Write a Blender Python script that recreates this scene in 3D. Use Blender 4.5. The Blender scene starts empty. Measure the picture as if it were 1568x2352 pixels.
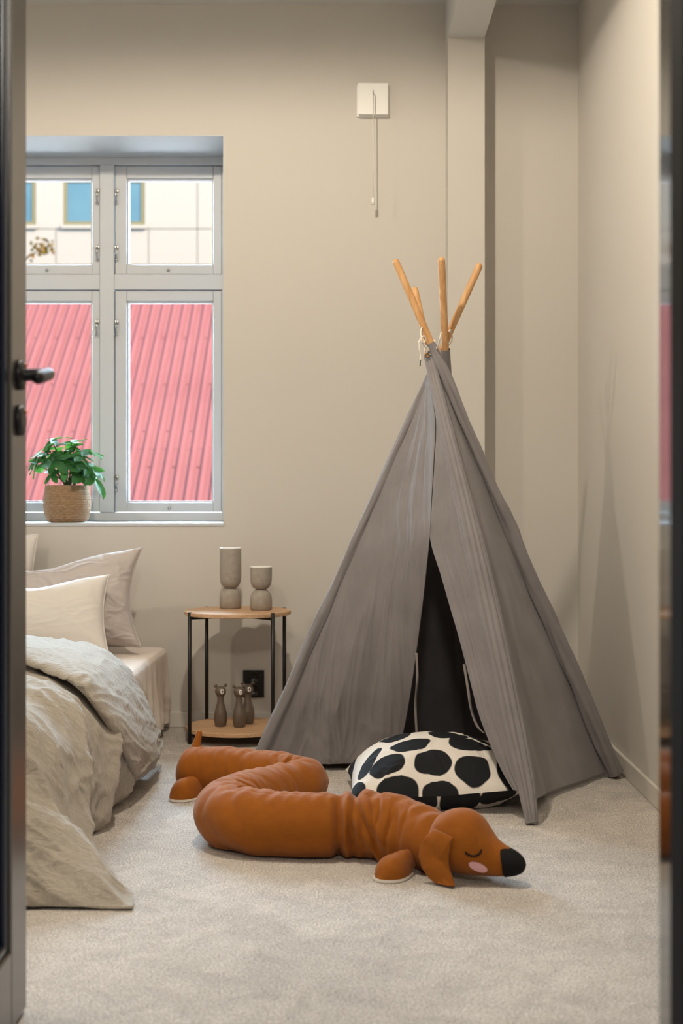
import bpy, bmesh, math, random
from mathutils import Vector, Matrix, noise
from mathutils.bvhtree import BVHTree
from mathutils.geometry import tessellate_polygon

S = bpy.context.scene
random.seed(7)
R = math.radians

# ------------------------------------------------------------------ camera
CAM_H, FPX, HOR = 0.88, 3266.7, 1130.0
cam_d = bpy.data.cameras.new('camera')
cam = bpy.data.objects.new('camera', cam_d)
S.collection.objects.link(cam)
cam.location = (0, 0, CAM_H)
cam.rotation_euler = (R(90), 0, 0)
cam_d.sensor_fit = 'HORIZONTAL'
cam_d.sensor_width = 24.0
cam_d.lens = 50.0
cam_d.shift_y = -46.0 / 1568.0
cam_d.clip_start = 0.05
cam_d.clip_end = 300
cam_d.dof.use_dof = True
cam_d.dof.focus_distance = 4.2
cam_d.dof.aperture_fstop = 4.0
S.camera = cam

# ------------------------------------------------------------------ sky, sun, lamps, exposure
w = bpy.data.worlds.new('sky')
S.world = w
w.use_nodes = True
wn = w.node_tree
bgn = wn.nodes['Background']
bgn.inputs['Color'].default_value = (0.58, 0.80, 1.0, 1.0)
bgn.inputs['Strength'].default_value = 62.0


def lamp(name, kind, loc, energy, color, size=0.05, target=None, **kw):
    d = bpy.data.lights.new(name, kind)
    d.energy = energy
    d.color = color
    if kind == 'AREA':
        d.shape = kw.get('shape', 'DISK')
        d.size = size
        if 'size_y' in kw:
            d.size_y = kw['size_y']
    elif kind == 'SUN':
        d.angle = size
    else:
        d.shadow_soft_size = size
    if kind == 'SPOT':
        d.spot_size = kw.get('cone', R(150))
        d.spot_blend = kw.get('blend', 0.5)
    o = bpy.data.objects.new(name, d)
    S.collection.objects.link(o)
    o.location = loc
    if target is not None:
        o.rotation_euler = (Vector(target) - Vector(loc)).to_track_quat('-Z', 'Y').to_euler()
    return o


lamp('sun', 'SUN', (14, -8, 12), 176, (1.0, 0.90, 0.76), R(0.6), target=(0.0, 0.0, 2.0))
# ceiling spot in the room, ceiling lamp further left over the bed, lamp in the hallway behind the camera
LAMPC = (1.0, 0.88, 0.70)
lamp('room_ceiling_lamp', 'SPOT', (-0.27, 3.25, 2.65), 114, LAMPC, 0.045, cone=R(179), blend=0.2)
lamp('bed_ceiling_lamp', 'SPOT', (-2.0, 3.1, 2.62), 58, LAMPC, 0.07, cone=R(179), blend=0.2)
lamp('hall_ceiling_lamp', 'AREA', (-0.1, -0.6, 2.55), 27, (1.0, 0.92, 0.80), 0.30, target=(-0.1, 3.4, 0.0))
# daylight portal in the window opening
pl = lamp('window_portal', 'AREA', (-0.93, 5.60, 1.49), 1, (1, 1, 1), 0.99, target=(-0.93, 4.0, 1.49), shape='RECTANGLE', size_y=1.45)
pl.data.cycles.is_portal = True

S.view_settings.view_transform = 'Standard'
S.view_settings.look = 'None'
S.view_settings.gamma = 1.0
S.view_settings.use_curve_mapping = False
S.view_settings.exposure = 0.0
S.cycles.use_denoising = True
S.cycles.max_bounces = 8
S.cycles.diffuse_bounces = 5
S.cycles.transparent_max_bounces = 12
S.cycles.sample_clamp_indirect = 6.0
S.cycles.caustics_reflective = False
S.cycles.caustics_refractive = False

# ------------------------------------------------------------------ materials
def srgb(r, g, b):
    def f(c):
        c /= 255.0
        return c / 12.92 if c <= 0.04045 else ((c + 0.055) / 1.055) ** 2.4
    return (f(r), f(g), f(b), 1.0)


def mat(name, col, rough=0.6, spec=0.5, metal=0.0, col2=None, scale=30.0, stretch=(1, 1, 1), bump=0.0,
        bump_scale=None, bump_dist=0.002, detail=4.0, sheen=0.0, lo=0.35, hi=0.65, weave=0.0, weave_scale=900.0,
        distortion=0.0, coat=0.0):
    m = bpy.data.materials.new(name)
    m.use_nodes = True
    nt = m.node_tree
    b = nt.nodes['Principled BSDF']
    b.inputs['Roughness'].default_value = rough
    b.inputs['Specular IOR Level'].default_value = spec
    b.inputs['Metallic'].default_value = metal
    b.inputs['Base Color'].default_value = col
    b.inputs['Coat Weight'].default_value = coat
    if sheen:
        b.inputs['Sheen Weight'].default_value = sheen
        b.inputs['Sheen Roughness'].default_value = 0.5
    tc = nt.nodes.new('ShaderNodeTexCoord')
    mp = nt.nodes.new('ShaderNodeMapping')
    mp.inputs['Scale'].default_value = stretch
    nt.links.new(tc.outputs['Object'], mp.inputs['Vector'])
    if col2 is not None:
        n = nt.nodes.new('ShaderNodeTexNoise')
        n.inputs['Scale'].default_value = scale
        n.inputs['Detail'].default_value = detail
        n.inputs['Distortion'].default_value = distortion
        nt.links.new(mp.outputs['Vector'], n.inputs['Vector'])
        r = nt.nodes.new('ShaderNodeValToRGB')
        r.color_ramp.elements[0].position = lo
        r.color_ramp.elements[0].color = col
        r.color_ramp.elements[1].position = hi
        r.color_ramp.elements[1].color = col2
        nt.links.new(n.outputs['Fac'], r.inputs['Fac'])
        nt.links.new(r.outputs['Color'], b.inputs['Base Color'])
    last = None
    if bump:
        n = nt.nodes.new('ShaderNodeTexNoise')
        n.inputs['Scale'].default_value = bump_scale or scale
        n.inputs['Detail'].default_value = 6.0
        n.inputs['Distortion'].default_value = distortion
        nt.links.new(mp.outputs['Vector'], n.inputs['Vector'])
        bp = nt.nodes.new('ShaderNodeBump')
        bp.inputs['Strength'].default_value = bump
        bp.inputs['Distance'].default_value = bump_dist
        nt.links.new(n.outputs['Fac'], bp.inputs['Height'])
        last = bp
    if weave:
        wv = nt.nodes.new('ShaderNodeTexNoise')
        wv.inputs['Scale'].default_value = weave_scale
        wv.inputs['Detail'].default_value = 1.0
        nt.links.new(tc.outputs['Object'], wv.inputs['Vector'])
        bp = nt.nodes.new('ShaderNodeBump')
        bp.inputs['Strength'].default_value = weave
        bp.inputs['Distance'].default_value = 0.0006
        nt.links.new(wv.outputs['Fac'], bp.inputs['Height'])
        if last:
            nt.links.new(last.outputs['Normal'], bp.inputs['Normal'])
        last = bp
    if last:
        nt.links.new(last.outputs['Normal'], b.inputs['Normal'])
    return m


def carpet_mat():
    m = bpy.data.materials.new('carpet_pile')
    m.use_nodes = True
    nt = m.node_tree
    b = nt.nodes['Principled BSDF']
    b.inputs['Roughness'].default_value = 0.95
    b.inputs['Specular IOR Level'].default_value = 0.1
    tc = nt.nodes.new('ShaderNodeTexCoord')

    def nz(scale, detail, dist=0.0, rough=0.5):
        n = nt.nodes.new('ShaderNodeTexNoise')
        n.inputs['Scale'].default_value = scale
        n.inputs['Detail'].default_value = detail
        n.inputs['Distortion'].default_value = dist
        n.inputs['Roughness'].default_value = rough
        nt.links.new(tc.outputs['Object'], n.inputs['Vector'])
        return n
    fine = nz(230, 3.0, 0.4, 0.7)
    mid = nz(11, 5.0, 0.8, 0.65)
    big = nz(2.2, 4.0, 0.5)
    r1 = nt.nodes.new('ShaderNodeValToRGB')
    r1.color_ramp.elements[0].position = 0.33
    r1.color_ramp.elements[0].color = srgb(146, 136, 127)
    r1.color_ramp.elements[1].position = 0.68
    r1.color_ramp.elements[1].color = srgb(240, 233, 226)
    nt.links.new(fine.outputs['Fac'], r1.inputs['Fac'])

    def mul(color_sock, n, lo, hi, a, c):
        r = nt.nodes.new('ShaderNodeMapRange')
        r.inputs['From Min'].default_value = lo
        r.inputs['From Max'].default_value = hi
        r.inputs['To Min'].default_value = a
        r.inputs['To Max'].default_value = c
        nt.links.new(n.outputs['Fac'], r.inputs['Value'])
        x = nt.nodes.new('ShaderNodeMix')
        x.data_type = 'RGBA'
        x.blend_type = 'MULTIPLY'
        x.inputs['Factor'].default_value = 1.0
        nt.links.new(color_sock, x.inputs[6])
        nt.links.new(r.outputs['Result'], x.inputs[7])
        return x.outputs[2]
    c = mul(r1.outputs['Color'], mid, 0.35, 0.65, 0.86, 1.06)
    c = mul(c, big, 0.35, 0.65, 0.93, 1.05)
    nt.links.new(c, b.inputs['Base Color'])
    bp = nt.nodes.new('ShaderNodeBump')
    bp.inputs['Strength'].default_value = 0.9
    bp.inputs['Distance'].default_value = 0.004
    nt.links.new(fine.outputs['Fac'], bp.inputs['Height'])
    bp2 = nt.nodes.new('ShaderNodeBump')
    bp2.inputs['Strength'].default_value = 0.35
    bp2.inputs['Distance'].default_value = 0.012
    nt.links.new(mid.outputs['Fac'], bp2.inputs['Height'])
    nt.links.new(bp.outputs['Normal'], bp2.inputs['Normal'])
    nt.links.new(bp2.outputs['Normal'], b.inputs['Normal'])
    return m


def glass_mat(name, tint=(1, 1, 1, 1), refl=0.06):
    m = bpy.data.materials.new(name)
    m.use_nodes = True
    nt = m.node_tree
    nt.nodes.remove(nt.nodes['Principled BSDF'])
    out = nt.nodes['Material Output']
    t = nt.nodes.new('ShaderNodeBsdfTransparent')
    t.inputs['Color'].default_value = tint
    g = nt.nodes.new('ShaderNodeBsdfGlossy')
    g.inputs['Roughness'].default_value = 0.02
    mx = nt.nodes.new('ShaderNodeMixShader')
    fr = nt.nodes.new('ShaderNodeFresnel')
    fr.inputs['IOR'].default_value = 1.3
    nt.links.new(fr.outputs['Fac'], mx.inputs['Fac'])
    nt.links.new(t.outputs['BSDF'], mx.inputs[1])
    nt.links.new(g.outputs['BSDF'], mx.inputs[2])
    nt.links.new(mx.outputs['Shader'], out.inputs['Surface'])
    return m


def ink_mat(name, paper, ink):
    m = bpy.data.materials.new(name)
    m.use_nodes = True
    nt = m.node_tree
    b = nt.nodes['Principled BSDF']
    b.inputs['Roughness'].default_value = 0.85
    b.inputs['Specular IOR Level'].default_value = 0.25
    a = nt.nodes.new('ShaderNodeAttribute')
    a.attribute_name = 'ink'
    r = nt.nodes.new('ShaderNodeValToRGB')
    r.color_ramp.elements[0].position = 0.485
    r.color_ramp.elements[0].color = ink
    r.color_ramp.elements[1].position = 0.515
    r.color_ramp.elements[1].color = paper
    nt.links.new(a.outputs['Fac'], r.inputs['Fac'])
    nt.links.new(r.outputs['Color'], b.inputs['Base Color'])
    tc = nt.nodes.new('ShaderNodeTexCoord')
    n = nt.nodes.new('ShaderNodeTexNoise')
    n.inputs['Scale'].default_value = 700
    nt.links.new(tc.outputs['Object'], n.inputs['Vector'])
    bp = nt.nodes.new('ShaderNodeBump')
    bp.inputs['Strength'].default_value = 0.25
    bp.inputs['Distance'].default_value = 0.0008
    nt.links.new(n.outputs['Fac'], bp.inputs['Height'])
    nt.links.new(bp.outputs['Normal'], b.inputs['Normal'])
    return m


WALL = mat('wall_paint', srgb(203, 198, 191), 0.75, 0.25, bump=0.06, bump_scale=260, bump_dist=0.001)
TRIM = mat('trim_paint', srgb(206, 201, 192), 0.45, 0.4)
CEIL = mat('ceiling_paint', srgb(206, 206, 204), 0.85, 0.2)
CARPET = carpet_mat()
WINWHITE = mat('window_white', srgb(196, 198, 201), 0.4, 0.4)
CHROME = mat('hook_steel', srgb(190, 188, 185), 0.25, 0.5, 1.0)
DOORP = mat('door_dark_paint', srgb(66, 61, 56), 0.27, 0.5)
DOORP.node_tree.nodes['Principled BSDF'].inputs['IOR'].default_value = 2.1
DARKGLASS = mat('door_dark_glass', srgb(16, 18, 26), 0.12, 0.5)
JAMB = mat('jamb_gloss_black', srgb(26, 27, 31), 0.07, 0.5)
JAMB.node_tree.nodes['Principled BSDF'].inputs['IOR'].default_value = 4.5
RUBBER = mat('black_rubber', srgb(20, 21, 25), 0.75, 0.15)
BEAD = mat('door_bead_navy', srgb(30, 38, 54), 0.22, 0.8)
BLACK = mat('black_metal', srgb(22, 21, 21), 0.4, 0.5)
BLACKPL = mat('black_plastic', srgb(20, 20, 20), 0.3, 0.5)
HANDLE = mat('handle_black', srgb(24, 23, 28), 0.42, 0.4)
BRASS = mat('brass', srgb(150, 105, 60), 0.3, 0.5, 1.0)
OAK = mat('oak_veneer', srgb(182, 142, 106), 0.5, 0.35, col2=srgb(208, 172, 136), scale=16, stretch=(0.6, 9, 9), bump=0.08,
          bump_dist=0.0008, lo=0.3, hi=0.72, distortion=0.6)
PINE = mat('pine_pole', srgb(182, 134, 86), 0.5, 0.35, col2=srgb(206, 164, 116), scale=14, stretch=(6, 6, 0.45), lo=0.3, hi=0.7,
           distortion=0.5)
TENT = mat('tent_canvas', srgb(126, 121, 122), 0.9, 0.15, col2=srgb(134, 129, 130), scale=9, bump=0.12,
           bump_scale=13, bump_dist=0.006, weave=0.3, weave_scale=750, sheen=0.15)
SEWN = mat('tent_ribbon', srgb(140, 132, 130), 0.9, 0.1)
CORD = mat('cotton_cord', srgb(228, 220, 208), 0.9, 0.1)
LINEN = mat('washed_linen', srgb(160, 151, 139), 0.92, 0.12, col2=srgb(172, 163, 151), scale=60, stretch=(1, 3, 1), bump=0.75,
            bump_scale=24, bump_dist=0.008, weave=0.5, weave_scale=700, sheen=0.2, distortion=1.2)
GREYPIL = mat('pillow_linen_grey', srgb(190, 180, 175), 0.92, 0.12, bump=0.35, bump_scale=26, bump_dist=0.004, weave=0.3,
              weave_scale=800, sheen=0.15, distortion=1.0)
CREAMPIL = mat('pillow_cream', srgb(220, 213, 206), 0.8, 0.2, bump=0.12, bump_scale=14, bump_dist=0.004, weave=0.2, sheen=0.1)
SHEET = mat('sheet_cotton', srgb(228, 216, 206), 0.9, 0.15, bump=0.25, bump_scale=20, bump_dist=0.004, weave=0.2)
DARKWOOD = mat('bed_base_fabric', srgb(70, 66, 62), 0.9, 0.1)
DOG = mat('dog_cotton', srgb(148, 84, 20), 0.85, 0.18, col2=srgb(142, 79, 17), scale=40, bump=0.1, bump_scale=40, bump_dist=0.002,
          weave=0.4, weave_scale=900, sheen=0.12)
DOGWHITE = mat('dog_sole_white', srgb(232, 226, 216), 0.9, 0.1, weave=0.3)
DOGBLACK = mat('dog_nose_black', srgb(18, 17, 18), 0.75, 0.2)
DOGPINK = mat('dog_cheek_pink', srgb(226, 176, 182), 0.85, 0.15)
DOTS = ink_mat('spotted_canvas', srgb(222, 214, 205), srgb(26, 27, 30))
STONE = mat('vase_stoneware', srgb(150, 141, 130), 0.5, 0.35, col2=srgb(160, 152, 142), scale=55, bump=0.08, bump_scale=120,
            bump_dist=0.0006)
VASEWHITE = mat('vase_inside_white', srgb(235, 232, 226), 0.4, 0.4)
BEARWOOD = mat('bear_stained_wood', srgb(98, 84, 74), 0.38, 0.45, col2=srgb(104, 91, 81), scale=30, stretch=(4, 4, 0.6))
BEARWHITE = mat('bear_white_paint', srgb(225, 220, 212), 0.5, 0.3)
BEARBLACK = mat('bear_black_paint', srgb(20, 18, 18), 0.5, 0.3)
POT = mat('woven_seagrass', srgb(146, 112, 82), 0.85, 0.15, col2=srgb(192, 162, 130), scale=36, stretch=(2, 2, 14), bump=0.9,
          bump_scale=90, bump_dist=0.004, lo=0.32, hi=0.68)
SOIL = mat('potting_soil', srgb(52, 42, 34), 0.95, 0.1, bump=0.6, bump_scale=120)
LEAF = mat('plant_leaf', srgb(46, 98, 58), 0.55, 0.25, col2=srgb(86, 138, 90), scale=22, lo=0.35, hi=0.7)
_nt = LEAF.node_tree
_tr = _nt.nodes.new('ShaderNodeBsdfTranslucent')
_tr.inputs['Color'].default_value = srgb(70, 124, 40)
_ad = _nt.nodes.new('ShaderNodeMixShader')
_ad.inputs['Fac'].default_value = 0.35
_nt.links.new(_nt.nodes['Principled BSDF'].outputs['BSDF'], _ad.inputs[1])
_nt.links.new(_tr.outputs['BSDF'], _ad.inputs[2])
_nt.links.new(_ad.outputs['Shader'], _nt.nodes['Material Output'].inputs['Surface'])
STEM = mat('plant_stem', srgb(84, 104, 60), 0.6, 0.3)
PLASTIC = mat('white_plastic', srgb(240, 239, 236), 0.4, 0.4)
ROOFRED = mat('red_roof_sheet', (0.0130, 0.0044, 0.0044, 1), 0.8, 0.0, col2=(0.0145, 0.0051, 0.0050, 1), scale=1.2)
FACADE = mat('cream_facade', (0.0222, 0.0182, 0.0150, 1), 0.9, 0.0)
FACGAP = mat('facade_joint', (0.0205, 0.0165, 0.0115, 1), 0.9, 0.0)
BLUEGLASS = mat('blue_office_glass', (0.0045, 0.0083, 0.0105, 1), 0.6, 0.0, col2=(0.0062, 0.0108, 0.0126, 1), scale=0.7)
OLIVE = mat('office_window_frame', (0.012, 0.0095, 0.0048, 1), 0.7, 0.0)
BARK = mat('tree_bark', (0.0037, 0.0025, 0.0013, 1), 0.9, 0.0)
AUTUMN = mat('autumn_leaf', (0.011, 0.0045, 0.0007, 1), 0.7, 0.0, col2=(0.0055, 0.0045, 0.0008, 1), scale=3.0)
GROUND = mat('yard_asphalt', srgb(120, 118, 116), 0.95, 0.1)
CLEAR = glass_mat('window_glass')

# ------------------------------------------------------------------ helpers
WM = {}


def at(px, py, d):
    """point seen at photo pixel px, py when it stands d metres into the room"""
    return Vector(((px - 784.0) / FPX * d, d, CAM_H + (HOR - py) / FPX * d))


def fl(px, py, z=0.0):
    """point at height z seen at that pixel"""
    d = (CAM_H - z) * FPX / (py - HOR)
    return Vector(((px - 784.0) / FPX * d, d, z))


def put(name, bm, m, parent=None, smooth=True, mods=None, label=None):
    me = bpy.data.meshes.new(name)
    if parent is not None:
        bm.transform(WM[parent.name].inverted())
    bmesh.ops.recalc_face_normals(bm, faces=bm.faces)
    bm.to_mesh(me)
    bm.free()
    if smooth:
        me.polygons.foreach_set('use_smooth', [True] * len(me.polygons))
    for x in (m if isinstance(m, (list, tuple)) else [m]):
        me.materials.append(x)
    o = bpy.data.objects.new(name, me)
    S.collection.objects.link(o)
    if parent is not None:
        o.parent = parent
        WM[o.name] = WM[parent.name]
    else:
        WM[o.name] = Matrix.Identity(4)
    if label:
        o['label'] = label
    return o


def thing(name, label, cat, loc=(0, 0, 0), rotz=0.0, group=None, kind=None):
    o = bpy.data.objects.new(name, None)
    o.empty_display_size = 0.05
    S.collection.objects.link(o)
    o.location = loc
    o.rotation_euler = (0, 0, rotz)
    WM[o.name] = Matrix.Translation(Vector(loc)) @ Matrix.Rotation(rotz, 4, 'Z')
    return tag(o, label, cat, group, kind)


def tag(o, label, cat, group=None, kind=None):
    o['label'] = label
    o['category'] = cat
    if group:
        o['group'] = group
    if kind:
        o['kind'] = kind
    return o


def struct(name, bm, m, label, cat, parent=None, smooth=False):
    o = put(name, bm, m, parent, smooth)
    if parent is None:
        tag(o, label, cat, None, 'structure')
    return o


def merge(bm, src, M=None):
    me = bpy.data.meshes.new('tmp')
    src.to_mesh(me)
    src.free()
    if M is not None:
        me.transform(M)
    bm.from_mesh(me)
    bpy.data.meshes.remove(me)
    return bm


def box(x0, x1, y0, y1, z0, z1, bevel=0.0, seg=2, bm=None):
    b = bmesh.new()
    bmesh.ops.create_cube(b, size=1.0)
    for v in b.verts:
        v.co = Vector(((x0 + x1) / 2 + v.co.x * (x1 - x0), (y0 + y1) / 2 + v.co.y * (y1 - y0), (z0 + z1) / 2 + v.co.z * (z1 - z0)))
    if bevel:
        bmesh.ops.bevel(b, geom=list(b.edges), offset=bevel, segments=seg, profile=0.5, affect='EDGES')
    if bm is None:
        return b
    return merge(bm, b)


def gridmesh(rows, closed=False, caps=False, bm=None):
    """rows of points -> quads; closed wraps each row"""
    bm = bm or bmesh.new()
    vs = [[bm.verts.new(p) for p in r] for r in rows]
    n = len(vs[0])
    for i in range(len(vs) - 1):
        for j in range(n if closed else n - 1):
            k = (j + 1) % n
            bm.faces.new((vs[i][j], vs[i][k], vs[i + 1][k], vs[i + 1][j]))
    if caps:
        bm.faces.new(vs[0])
        bm.faces.new(vs[-1])
    return bm


def cr(p0, p1, p2, p3, t):
    return 0.5 * ((2 * p1) + (p2 - p0) * t + (2 * p0 - 5 * p1 + 4 * p2 - p3) * t * t + (3 * p1 - p0 - 3 * p2 + p3) * t ** 3)


def spline(pts, n):
    """n points along a Catmull-Rom curve through pts (Vectors or floats), even in parameter"""
    out = []
    m = len(pts) - 1
    for i in range(n):
        t = i / (n - 1) * m
        k = min(int(t), m - 1)
        f = t - k
        p = [pts[max(k - 1, 0)], pts[k], pts[k + 1], pts[min(k + 2, m)]]
        out.append(cr(p[0], p[1], p[2], p[3], f))
    return out


def resample(pts, n):
    L = [0.0]
    for a, b in zip(pts, pts[1:]):
        L.append(L[-1] + (b - a).length)
    out, k = [], 0
    for i in range(n):
        s = L[-1] * i / (n - 1)
        while k < len(L) - 2 and L[k + 1] < s:
            k += 1
        f = (s - L[k]) / max(L[k + 1] - L[k], 1e-9)
        out.append(pts[k].lerp(pts[k + 1], f))
    return out, L[-1]


def frames(pts, up=Vector((0, 0, 1))):
    fr = []
    for i, p in enumerate(pts):
        t = (pts[min(i + 1, len(pts) - 1)] - pts[max(i - 1, 0)]).normalized()
        s = t.cross(up)
        if s.length < 1e-4:
            s = t.cross(Vector((1, 0, 0)))
        s.normalize()
        fr.append((t, s, s.cross(t)))
    return fr


def tube(pts, rad, seg=10, bm=None, up=Vector((0, 0, 1)), round_end=False):
    """swept round tube; rad is one value or one per point"""
    pts = [Vector(p) for p in pts]
    rr = rad if isinstance(rad, (list, tuple)) else [rad] * len(pts)
    rr = list(rr)
    if round_end:
        d0, d1 = (pts[0] - pts[1]).normalized(), (pts[-1] - pts[-2]).normalized()
        a, b = pts[0], pts[-1]
        ra, rb = rr[0], rr[-1]
        st = [(a + d0 * ra * math.sin(q), ra * math.cos(q)) for q in (1.45, 1.1, 0.7, 0.35)]
        en = [(b + d1 * rb * math.sin(q), rb * math.cos(q)) for q in (0.35, 0.7, 1.1, 1.45)]
        pts = [x[0] for x in st] + pts + [x[0] for x in en]
        rr = [x[1] for x in st] + rr + [x[1] for x in en]
    fr = frames(pts, up)
    rows = []
    for p, r, (t, s, u) in zip(pts, rr, fr):
        rows.append([p + (s * math.cos(a) + u * math.sin(a)) * r for a in [2 * math.pi * k / seg for k in range(seg)]])
    return gridmesh(rows, True, True, bm)


def lathe(prof, c=(0, 0, 0), seg=40, bm=None):
    """prof: (radius, z) bottom to top"""
    c = Vector(c)
    rows = [[c + Vector((max(r, 1e-5) * math.cos(2 * math.pi * k / seg), max(r, 1e-5) * math.sin(2 * math.pi * k / seg), z)) for k in range(seg)]
            for r, z in prof]
    return gridmesh(rows, True, True, bm)


def ball(c, r, bm=None, sub=3, scale=(1, 1, 1), M=None):
    b = bmesh.new()
    bmesh.ops.create_icosphere(b, subdivisions=sub, radius=1.0)
    for v in b.verts:
        v.co = Vector((v.co.x * scale[0], v.co.y * scale[1], v.co.z * scale[2])) * r
    T = Matrix.Translation(Vector(c)) @ (M or Matrix.Identity(4))
    return merge(bm if bm is not None else bmesh.new(), b, T)


def slab(outline, t, bm=None):
    """flat outline (3D points, planar) extruded by vector t"""
    bm = bm or bmesh.new()
    a = [bm.verts.new(p) for p in outline]
    b = [bm.verts.new(Vector(p) + t) for p in outline]
    bm.faces.new(a)
    bm.faces.new(list(reversed(b)))
    n = len(a)
    for i in range(n):
        bm.faces.new((a[i], a[(i + 1) % n], b[(i + 1) % n], b[i]))
    return bm


def N3(x, y, z=0.0):
    return noise.noise(Vector((x, y, z)))


def crease(x, y, z=0.0):
    """sharp-ridged crumple between about 0 and 1"""
    wx, wy = N3(x * 0.7 + 9, y * 0.7, z) * 0.8, N3(x * 0.7, y * 0.7 + 5, z) * 0.8
    a = 1 - min(1, abs(N3(x + wx, y + wy, z)) * 2.2)
    b = 1 - min(1, abs(N3((x + wx) * 2.1 + 3, (y + wy) * 2.1, z + 4)) * 2.2)
    return (a * a * 0.65 + b * b * 0.35)


def patch(ctrl, nu, nv, disp=None):
    """smooth surface through a control grid ctrl[row][col]; disp(u, v, p) gives a height along the normal"""
    rows = [spline([Vector(p) for p in r], nu) for r in ctrl]
    cols = [spline([r[j] for r in rows], nv) for j in range(nu)]
    P = [[cols[j][i] for j in range(nu)] for i in range(nv)]
    if disp:
        Q = []
        for i in range(nv):
            q = []
            for j in range(nu):
                a = P[i][min(j + 1, nu - 1)] - P[i][max(j - 1, 0)]
                b = P[min(i + 1, nv - 1)][j] - P[max(i - 1, 0)][j]
                n = b.cross(a)
                if n.length > 1e-9:
                    n.normalize()
                q.append(P[i][j] + n * disp(j / (nu - 1), i / (nv - 1), P[i][j]))
            Q.append(q)
        P = Q
    return P


def solid(o, t, offset=0.0):
    m = o.modifiers.new('thickness', 'SOLIDIFY')
    m.thickness = t
    m.offset = offset
    return o


# ------------------------------------------------------------------ room shell
BW, RW, LW, CZ = 5.324, 0.885, -2.75, 2.705     # back wall, right wall, left wall, ceiling
FW0, FW1 = 1.47, 1.60                            # wall with the doorway
WX0, WX1, WZ0, WZ1, WD = -1.425, -0.439, 0.764, 2.216, 5.654   # window opening, depth of its frame

bm = box(-4.0, 2.6, -2.2, 6.0, -0.12, 0.0)
struct('floor', bm, CARPET, 'speckled beige pile carpet covering the whole bedroom floor', 'floor')
bm = box(-4.0, 2.6, -2.2, 6.0, CZ, CZ + 0.15)
struct('ceiling', bm, CEIL, 'plain pale grey ceiling above the beige walls', 'ceiling')
bm = box(LW - 0.2, WX0, BW, 5.85, 0, CZ)
box(WX1, RW + 0.2, BW, 5.85, 0, CZ, bm=bm)
box(WX0, WX1, BW, 5.85, 0, WZ0 - 0.012, bm=bm)
box(WX0, WX1, BW, 5.85, WZ1, CZ, bm=bm)
struct('wall_back', bm, WALL, 'beige painted back wall with the window opening', 'wall')
struct('wall_right', box(RW, RW + 0.2, FW0, BW, 0, CZ), WALL, 'beige wall on the right side of the tent', 'wall')
struct('wall_left', box(LW - 0.2, LW, FW0, BW, 0, CZ), WALL, 'beige wall beyond the far side of the bed', 'wall')
DX0, DX1, DZ = -0.60, 0.42, 2.12
bm = box(LW, DX0, FW0, FW1, 0, CZ)
box(DX1, RW, FW0, FW1, 0, CZ, bm=bm)
box(DX0, DX1, FW0, FW1, DZ, CZ, bm=bm)
struct('wall_front', bm, WALL, 'beige wall around the doorway the picture is taken through', 'wall')
bm = box(1.15, 1.3, -2.0, FW0, 0, CZ)
box(-1.5, -1.35, -2.0, FW0, 0, CZ, bm=bm)
box(-1.35, 1.15, -2.1, -2.0, 0, CZ, bm=bm)
struct('wall_hall', bm, WALL, 'walls of the hallway in front of the bedroom door', 'wall')
# column and beam
struct('column', box(0.3895, 0.523, BW - 0.13, BW, 0, 2.541), WALL, 'narrow beige column standing against the back wall behind the tent', 'column')
struct('ceiling_beam', box(0.3895, 0.523, FW1, BW, 2.541, CZ), CEIL, 'pale boxed beam under the ceiling running to the column', 'beam')
# baseboards
bh = 0.058
bm = box(LW + 0.012, 0.3895, BW - 0.012, BW, 0, bh, 0.003)
box(0.523, RW - 0.012, BW - 0.012, BW, 0, bh, 0.003, bm=bm)
struct('baseboard_back', bm, TRIM, 'low beige baseboard along the back wall', 'baseboard')
struct('baseboard_right', box(RW - 0.012, RW, FW1, BW, 0, bh, 0.003), TRIM, 'low beige baseboard along the right wall', 'baseboard')

# door frame (trim_1) and door (door_1)
tr = thing('trim_1', 'glossy black door frame at the right edge of the doorway', 'door frame', (0.36, 1.5, 0), kind='structure')
put('jamb', box(0.358, DX1, 1.44, 1.605, 0, DZ, 0.0015), JAMB, tr, False)
put('jamb', box(DX0, -0.570, 1.44, 1.605, 0, DZ, 0.0015), JAMB, tr, False)
put('head_jamb', box(-0.570, 0.358, 1.44, 1.605, 2.06, DZ, 0.0015), JAMB, tr, False)
put('door_stop', box(0.3465, 0.358, 1.44, 1.502, 0, 2.06, 0.002), RUBBER, tr, False)
put('casing', box(0.36, 0.45, 1.425, 1.47, 0, DZ + 0.04, 0.003), RUBBER, tr, False)

dX = -0.534
door = thing('door_1', 'dark glazed door swung open at the left edge with black lever handle', 'door', (dX - 0.02, 1.62, 0), kind='structure')
dy0, dy1, dz0, dz1 = 1.62, 2.412, 0.006, 2.05
st = 0.107
put('stile', box(dX - 0.04, dX, dy1 - st, dy1, dz0, dz1, 0.003), DOORP, door, False)
put('stile', box(dX - 0.04, dX, dy0, dy0 + st, dz0, dz1, 0.003), DOORP, door, False)
put('bottom_rail', box(dX - 0.04, dX - 0.0004, dy0 + st, dy1 - st, dz0, 0.135, 0.003), DOORP, door, False)
put('top_rail', box(dX - 0.04, dX - 0.0004, dy0 + st, dy1 - st, dz1 - 0.115, dz1, 0.003), DOORP, door, False)
put('glass_panel', box(dX - 0.026, dX - 0.018, dy0 + st - 0.004, dy1 - st + 0.004, 0.131, dz1 - 0.111), DARKGLASS, door, False)
bm = box(dX - 0.018, dX - 0.006, dy1 - st - 0.016, dy1 - st, 0.135, dz1 - 0.115, 0.004)
box(dX - 0.018, dX - 0.006, dy0 + st, dy1 - st - 0.016, 0.135, 0.151, 0.004, bm=bm)
put('glazing_bead', bm, BEAD, door, False)
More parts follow.
